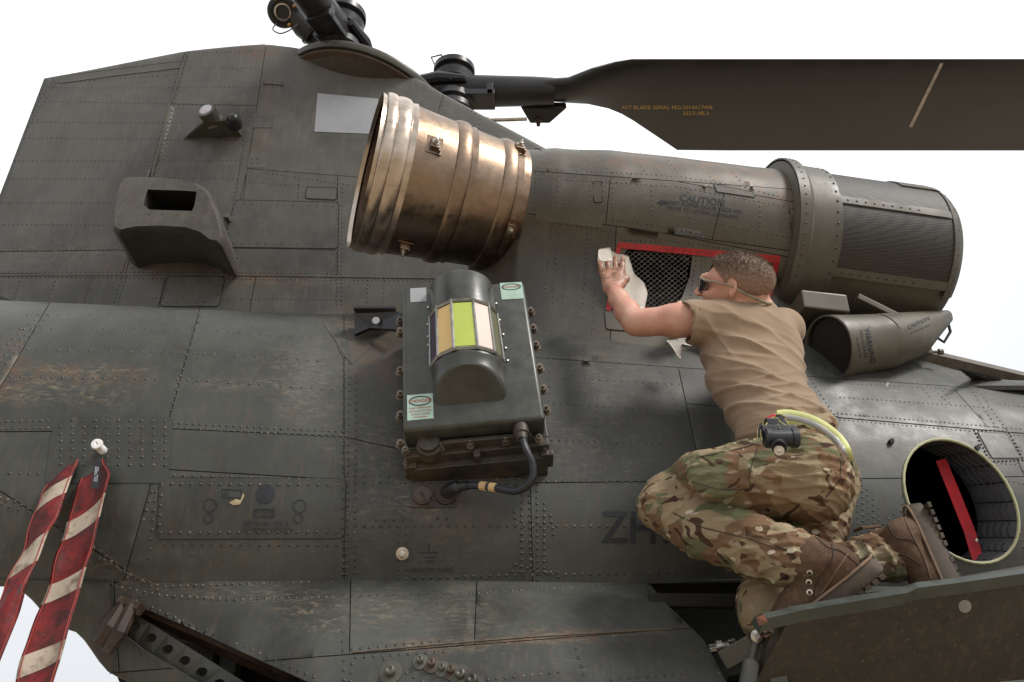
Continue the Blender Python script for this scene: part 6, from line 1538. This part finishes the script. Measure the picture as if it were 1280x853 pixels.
BT1 = boot(A3(1012, 702, 2.27), A3(1083, 718, 2.24), A3(1012, 772, 2.30), None, 'left', 'brown suede boot nearer the camera, behind the platform lip', np.array([.92, -.12, -.38]))
BT2 = boot(A3(1108, 690, 2.50), A3(1150, 648, 2.44), A3(1182, 728, 2.42), None, 'right', 'brown suede boot standing on its toe with the ribbed heel up, nearest the round window', np.array([.97, -.10, .12]))
mb = MB(); mb.tube([Vector(A3(1068, 664, 2.45)), Vector(A3(1078, 660, 2.40)), Vector(A3(1100, 658, 2.42))], .004, 6); mb.build('heel_loop', M_SUEDE, PER)
M_BST = plain('boot_stitching', (.035, .020, .012), .8); M_BPT = plain('boot_panel_edge', (.16, .10, .065), .8)
def onboot(B, pts, w_, nm, mat, off=.0006):
    bv = BVHTree.FromPolygons([v.co.copy() for v in B.data.vertices], [tuple(p.vertices) for p in B.data.polygons]); P3 = []
    for q in smooth_path([Vector((a, b, 0)) for a, b in pts], 8):
        h = bv.ray_cast(CAM, ray(q.x, q.y).normalized())
        if h[0] is not None and (not P3 or (h[0]-P3[-1]).length < .03): P3.append(h[0]+h[1]*off*(1 if h[1].dot(CAM-h[0]) > 0 else -1))
    if len(P3) > 3: m_ = MB(); m_.tube(P3, w_, 5); m_.build(nm, mat, B)
onboot(BT1, [(1016, 668), (1034, 684), (1052, 690), (1072, 706)], .0016, 'stitch_line', M_BST); onboot(BT1, [(1040, 680), (1040, 700), (1024, 722), (1016, 745)], .0016, 'stitch_line', M_BST)
onboot(BT1, [(1018, 668), (1040, 674), (1056, 684)], .0026, 'collar_edge', M_BPT); onboot(BT1, [(1060, 692), (1044, 716), (1026, 742)], .0018, 'stitch_line', M_BPT)
onboot(BT2, [(1088, 668), (1108, 655), (1128, 652)], .0028, 'collar_edge', M_BPT); onboot(BT2, [(1108, 652), (1120, 672), (1140, 676), (1152, 690)], .0016, 'stitch_line', M_BST)
onboot(BT2, [(1130, 645), (1142, 672), (1156, 700), (1164, 724)], .0020, 'stitch_line', M_BPT); onboot(BT2, [(1112, 700), (1130, 694), (1150, 706)], .0016, 'stitch_line', M_BST)
for B_t, ps in ((BT1, [(1012, 716), (1011, 728), (1012, 741)]), (BT2, [(1126, 706), (1130, 716)])):
    bv = BVHTree.FromPolygons([v.co.copy() for v in B_t.data.vertices], [tuple(p.vertices) for p in B_t.data.polygons])
    for (x, y) in ps:
        h = bv.ray_cast(CAM, ray(x, y).normalized())
        if h[0] is not None: nn_ = h[1] if h[1].dot(CAM-h[0]) > 0 else -h[1]; m_ = MB(); m_.lathe(h[0], nn_, [(0, .0075), (.003, .007), (.004, .004), (.001, .003)], 12); m_.build('lace_eyelet', M_STEEL, B_t)
# --- reflective belt
bp = [(972, 524, 2.34), (985, 523, 2.31), (1005, 527, 2.29), (1025, 536, 2.30), (1042, 549, 2.33), (1052, 562, 2.37), (1058, 580, 2.44)]
path = smooth_path([at(*p) for p in bp], 6)
def belt_rows(offs):
    base = []
    for i, p in enumerate(path):
        r_ = ray(*proj(p)).normalized(); h = BELT_BV.ray_cast(CAM, r_); d = (h[0]-CAM).length if h[0] is not None and (h[0]-p).length < .12 else (p-CAM).length
        base.append(d)
    for _ in range(12): base = [base[0]]+[base[i]*.4+(base[i-1]+base[i+1])*.3 for i in range(1, len(base)-1)]+[base[-1]]
    rows = []
    for o_ in offs:
        r = []
        for i, p in enumerate(path):
            q = path[min(i+1, len(path)-1)]; a_ = path[max(i-1, 0)]; x, y = proj(p); xa, ya = proj(a_); xb, yb = proj(q); d = Vector((xb-xa, yb-ya)); d.normalize()
            r.append(CAM+ray(x-d.y*o_, y+d.x*o_).normalized()*(base[i]-.017+.00003*o_*o_))
        rows.append(r)
    return rows
def beltstrip(name, offs, lift, mat, parent):
    rows = belt_rows(offs); n = len(path); V = [v-ray(*proj(v)).normalized()*lift for r in rows for v in r]; m_ = len(V); V += [v+ray(*proj(v)).normalized()*.012 for v in V]; K = len(offs); Fc = []
    for j in range(K-1):
        for i in range(n-1): a = j*n+i; Fc += [(a, a+1, a+n+1, a+n), (m_+a, m_+a+n, m_+a+n+1, m_+a+1)]
    for i in range(n-1): Fc += [(i, m_+i, m_+i+1, i+1), ((K-1)*n+i, (K-1)*n+i+1, m_+(K-1)*n+i+1, m_+(K-1)*n+i)]
    for j in range(K-1): Fc += [(j*n, (j+1)*n, m_+(j+1)*n, m_+j*n), (j*n+n-1, m_+j*n+n-1, m_+(j+1)*n+n-1, (j+1)*n+n-1)]
    return mk(name, V, Fc, mat, parent, True)
tv = TRO.data; sv_ = SHI.data
allv = [v.co.copy() for v in tv.vertices]; k0 = len(allv); allv += [v.co.copy() for v in sv_.vertices]
BELT_BV = BVHTree.FromPolygons(allv, [tuple(p.vertices) for p in tv.polygons]+[tuple(i+k0 for i in p.vertices) for p in sv_.polygons])
M_HV = plain('high_vis_yellow', (.66, .68, .28), .55, var=.08); M_REF = plain('reflective_grey', (.42, .42, .41), .3, var=.1)
BLT = beltstrip('belt', [-11, -5, 2, 10], 0, M_HV, PER); beltstrip('reflective_stripe', [-4.5, -1, 2.5], .002, M_REF, BLT)
mb = MB(); mb.tube([at(1060, 574, 2.40), at(1064, 588, 2.44), at(1062, 596, 2.46)], .008, 8); mb.build('buckle', M_BLK, BLT)
# --- head torch clipped to the belt
ht = at(972, 545, 2.20)
HT = empty('head_torch', ht, 'black head torch with yellow edged elastic straps clipped at the waist of the trousers', 'head torch')
mb = MB(); mb.lathe(at(955, 548, 2.19), at(992, 548, 2.19)-at(955, 548, 2.19), [(0, 0), (0, .019), (.004, .024), (.016, .024), (.018, .021), (.064, .021), (.066, .024), (.080, .024), (.083, .018), (.083, 0)], 20); mb.build('battery_body', plain('torch_black', (.022, .023, .03), .35), HT, auto=35)
mb = MB(); mb.lathe(at(974, 556, 2.18), (at(974, 566, 2.12)-at(974, 556, 2.18)), [(0, .016), (.012, .018), (.022, .018), (.024, .015), (.020, .012), (.016, 0)], 18); mb.build('lamp_head', M_BLK, HT, auto=35)
mb = MB(); mb.lathe(at(974, 563.5, 2.145), (at(974, 566, 2.12)-at(974, 556, 2.18)), [(0, .012), (.002, .0)], 14); mb.lathe(at(974, 563.5, 2.144), (at(974, 566, 2.12)-at(974, 556, 2.18)), [(.001, .004), (.004, .0)], 8); mb.build('lamp_lens', plain('torch_lens', (.75, .72, .65), .1, metal=.6), HT)
mb = MB(); mb.box(at(972, 538, 2.20), Vector((.042, .0, 0)), Vector((0, .016, 0)), Vector((0, .002, .010))); mb.box(at(965, 533, 2.21), Vector((.016, .0, 0)), Vector((0, .014, 0)), Vector((0, .002, .018))); mb.build('battery_case', M_BLK, HT, False, bev=.003)
strap_pts = [[(950, 545, 2.20), (951, 532, 2.21), (958, 525, 2.24), (970, 520, 2.26), (980, 524, 2.26)], [(956, 548, 2.19), (954, 535, 2.19), (965, 524, 2.22), (975, 532, 2.22), (985, 536, 2.20)], [(966, 526, 2.22), (972, 538, 2.18)], [(978, 526, 2.24), (986, 538, 2.2), (994, 546, 2.2)]]
for P_ in strap_pts:
    pp = smooth_path([at(*q) for q in P_], 6); o = band('strap', pp, Vector((.006, .0, .005)), .003, M_BLK, HT)
    mb = MB()
    for s_ in (-1, 1): mb.tube([q+Vector((.006, -.001, .005))*s_ for q in pp], .0013, 4)
    mb.build('strap_edge', plain('strap_yellow', (.62, .55, .16), .6), o, kind='stuff')
mb = MB(); mb.box(at(963, 522, 2.24), Vector((.011, 0, .006)), Vector((0, .006, 0)), Vector((-.002, 0, .004))); mb.build('red_tab', plain('tab_red', (.55, .03, .05), .4), HT, False, bev=.002)
# trouser seams
def seam(name, pts, w_=.0014, off=.001):
    V = []
    pp = []
    for a, b in zip(pts, pts[1:]):
        for k in range(10): pp.append((a[0]+(b[0]-a[0])*k/10, a[1]+(b[1]-a[1])*k/10))
    P3 = []
    for (x, y) in pp:
        r_ = ray(x, y).normalized(); h = BELT_BV.ray_cast(CAM, r_)
        if h[0] is not None: P3.append(h[0]-r_*off)
    if len(P3) > 2: mb = MB(); mb.tube(P3, w_, 4); mb.build(name, M_SEAM, TRO, kind='stuff')
M_SEAM = plain('seam_thread', (.07, .045, .03), .8)
for s_ in [[(952, 548), (946, 562), (940, 580), (935, 600)], [(828, 575), (850, 598), (900, 612), (932, 612)], [(838, 640), (880, 660), (930, 672), (985, 690)], [(1040, 545), (1052, 570), (1050, 600), (1030, 625)], [(870, 572), (930, 560), (950, 552)]]: seam('seam', s_)
for s_ in ([(875, 385), (878, 402), (872, 424)],): 
    P3 = []
    for (x, y) in s_:
        h = BELT_BV.ray_cast(CAM, ray(x, y).normalized())
        if h[0] is not None: P3.append(h[0]-ray(x, y).normalized()*.001)
    if len(P3) > 2: mb = MB(); mb.tube(P3, .0014, 4); mb.build('sleeve_hem', plain('shirt_thread', (.20, .15, .10), .8), SHI)
# --- cloths
def cloth(name, outline, depth, label, seed, parent=None, wrinkle=.008, mat=None):
    bm = gridpatch(outline, 3.2); V = []
    for i, v in enumerate(bm.verts): v.index = i
    for v in bm.verts:
        n_ = mnoise.noise(Vector((v.co.x*.05, v.co.y*.022, seed)))+.5*mnoise.noise(Vector((v.co.x*.12, v.co.y*.05, seed+4)))
        V.append(at(v.co.x, v.co.y, depth(v.co.x, v.co.y))+Vector((0, wrinkle*n_, 0)))
    Fc = [tuple(v.index for v in f_.verts) for f_ in bm.faces]; k = len(V); V += [v+Vector((0, .0035, 0)) for v in V]; F2 = [tuple(i+k for i in f_)[::-1] for f_ in Fc]
    side = []
    for e in bm.edges:
        if e.is_boundary: a, b = e.verts[0].index, e.verts[1].index; side.append((a, b, b+k, a+k))
    bm.free(); return mk(name, V, Fc+F2+side, mat or M_CL, parent)
M_CL = plain('white_wipe', (.72, .68, .62), .85, var=.08, scale=18, bump=.001, var2=(.58, .50, .42))
def nd(x, y, back=.02):
    h = hit(x, y, ('nac', 'body')); return h[0].y/S-back if h else 3.0
hb = lambda x, y: min(nd(x, y, .015), 2.93)
CT = empty('cleaning_cloth', at(780, 350, 2.92), 'white cleaning cloth pressed under the hand against the mesh frame', 'cloth')
cloth('cloth_sheet', rr([(748, 312), (756, 309), (772, 318), (786, 320), (792, 342), (806, 354), (810, 366), (806, 386), (792, 385), (776, 372), (764, 372), (760, 350), (752, 340), (747, 326)], 2), lambda x, y: nd(x, y, .03)-.004*sin(x*.3), '', 1.5, CT, .012)
cloth('folded_corner', rr([(748, 312), (763, 309), (767, 325), (752, 327), (748, 322)], 3), lambda x, y: 2.80+.0*(x), '', 3.5, CT, .004)
CT2 = empty('cleaning_cloth', at(848, 435, 2.86), 'white cloth tail hanging below the bare forearm beside the t-shirt', 'cloth')
cloth('cloth_tail', [(833, 426), (862, 420), (864, 434), (852, 430), (851, 449), (846, 444), (838, 432)], lambda x, y: 2.82, '', 6.5, CT2, .012)
PK = empty('packet', at(1190, 710, 2.5), 'small blue and white packet tucked behind the upright boot', 'packet')
mb = MB(); q_ = [at(1180, 686, 2.50), at(1186, 688, 2.48), at(1196, 718, 2.46), at(1188, 722, 2.48)]; mb.add(q_+[v+Vector((.01, .03, 0)) for v in q_], [(0, 1, 2, 3), (7, 6, 5, 4), (0, 4, 5, 1), (1, 5, 6, 2), (2, 6, 7, 3), (3, 7, 4, 0)]); mb.build('wrapper', plain('wrapper_blue', (.10, .28, .60), .4, var=.8, scale=50, var2=(.7, .75, .8)), PK, False)

# ------------------------------------------------------------------ rivets: the 300 largest in view as parts, the rest joined
M_RIVD = plain('dark_rivet', (.014, .013, .012), .5)
def rivet_mesh(n=7):
    v = [(cos(2*pi*k/n), sin(2*pi*k/n), 0) for k in range(n)]+[(.72*cos(2*pi*k/n), .72*sin(2*pi*k/n),   .40) for k in range(n)]+[(0, 0, .54)]
    f = [(k, (k+1) % n, n+(k+1) % n, n+k) for k in range(n)]+[(n+k, n+(k+1) % n, 2*n) for k in range(n)]
    return v, f
def put_rivets():
    rvv, rff = rivet_mesh(); ms = []
    for m in (M_RIV, M_RIVL, M_RIVD):
        me = bpy.data.meshes.new('rivet'); me.from_pydata(rvv, [], rff); me.materials.append(m); me.polygons.foreach_set('use_smooth', [True]*len(rff)); ms.append(me)
    def size(r): return -r[2]/max(.1, (r[0]-CAM).length)
    RIV.sort(key=size); V = []; Fc = []; mi = []
    for i, (p, n, r, l) in enumerate(RIV):
        if p.y > 3.05 and not l: l = 2
        q = n.to_track_quat('Z', 'Y'); M = Matrix.Translation(p-n*.0004+n*.0028*0) @ q.to_matrix().to_4x4() @ Matrix.Scale(r, 4)
        if i < 300:
            o = bpy.data.objects.new('rivet', ms[int(l)]); COL.objects.link(o); par(o, HEL); o.matrix_local = M if o.parent is None else Matrix.Identity(4); o.matrix_basis = M
        else:
            k = len(V); V += [M @ Vector(v) for v in rvv]; Fc += [tuple(a+k for a in f) for f in rff]; mi += [int(l)]*len(rff)
    mk('rivet_rows', V, Fc, None, HEL, True, 'stuff', [M_RIV, M_RIVL, M_RIVD], mi)
    print('rivets', len(RIV))
put_rivets()
# ground
gv = [(-3000, -3000, 0), (3000, -3000, 0), (3000, 3000, 0), (-3000, 3000, 0)]
M_SAND = plain('sandy_ground', (.32, .26, .185), .9, scale=.8, var=.15, bump=.01)
mk('ground', gv, [(0, 1, 2, 3)], M_SAND, None, False, 'structure')
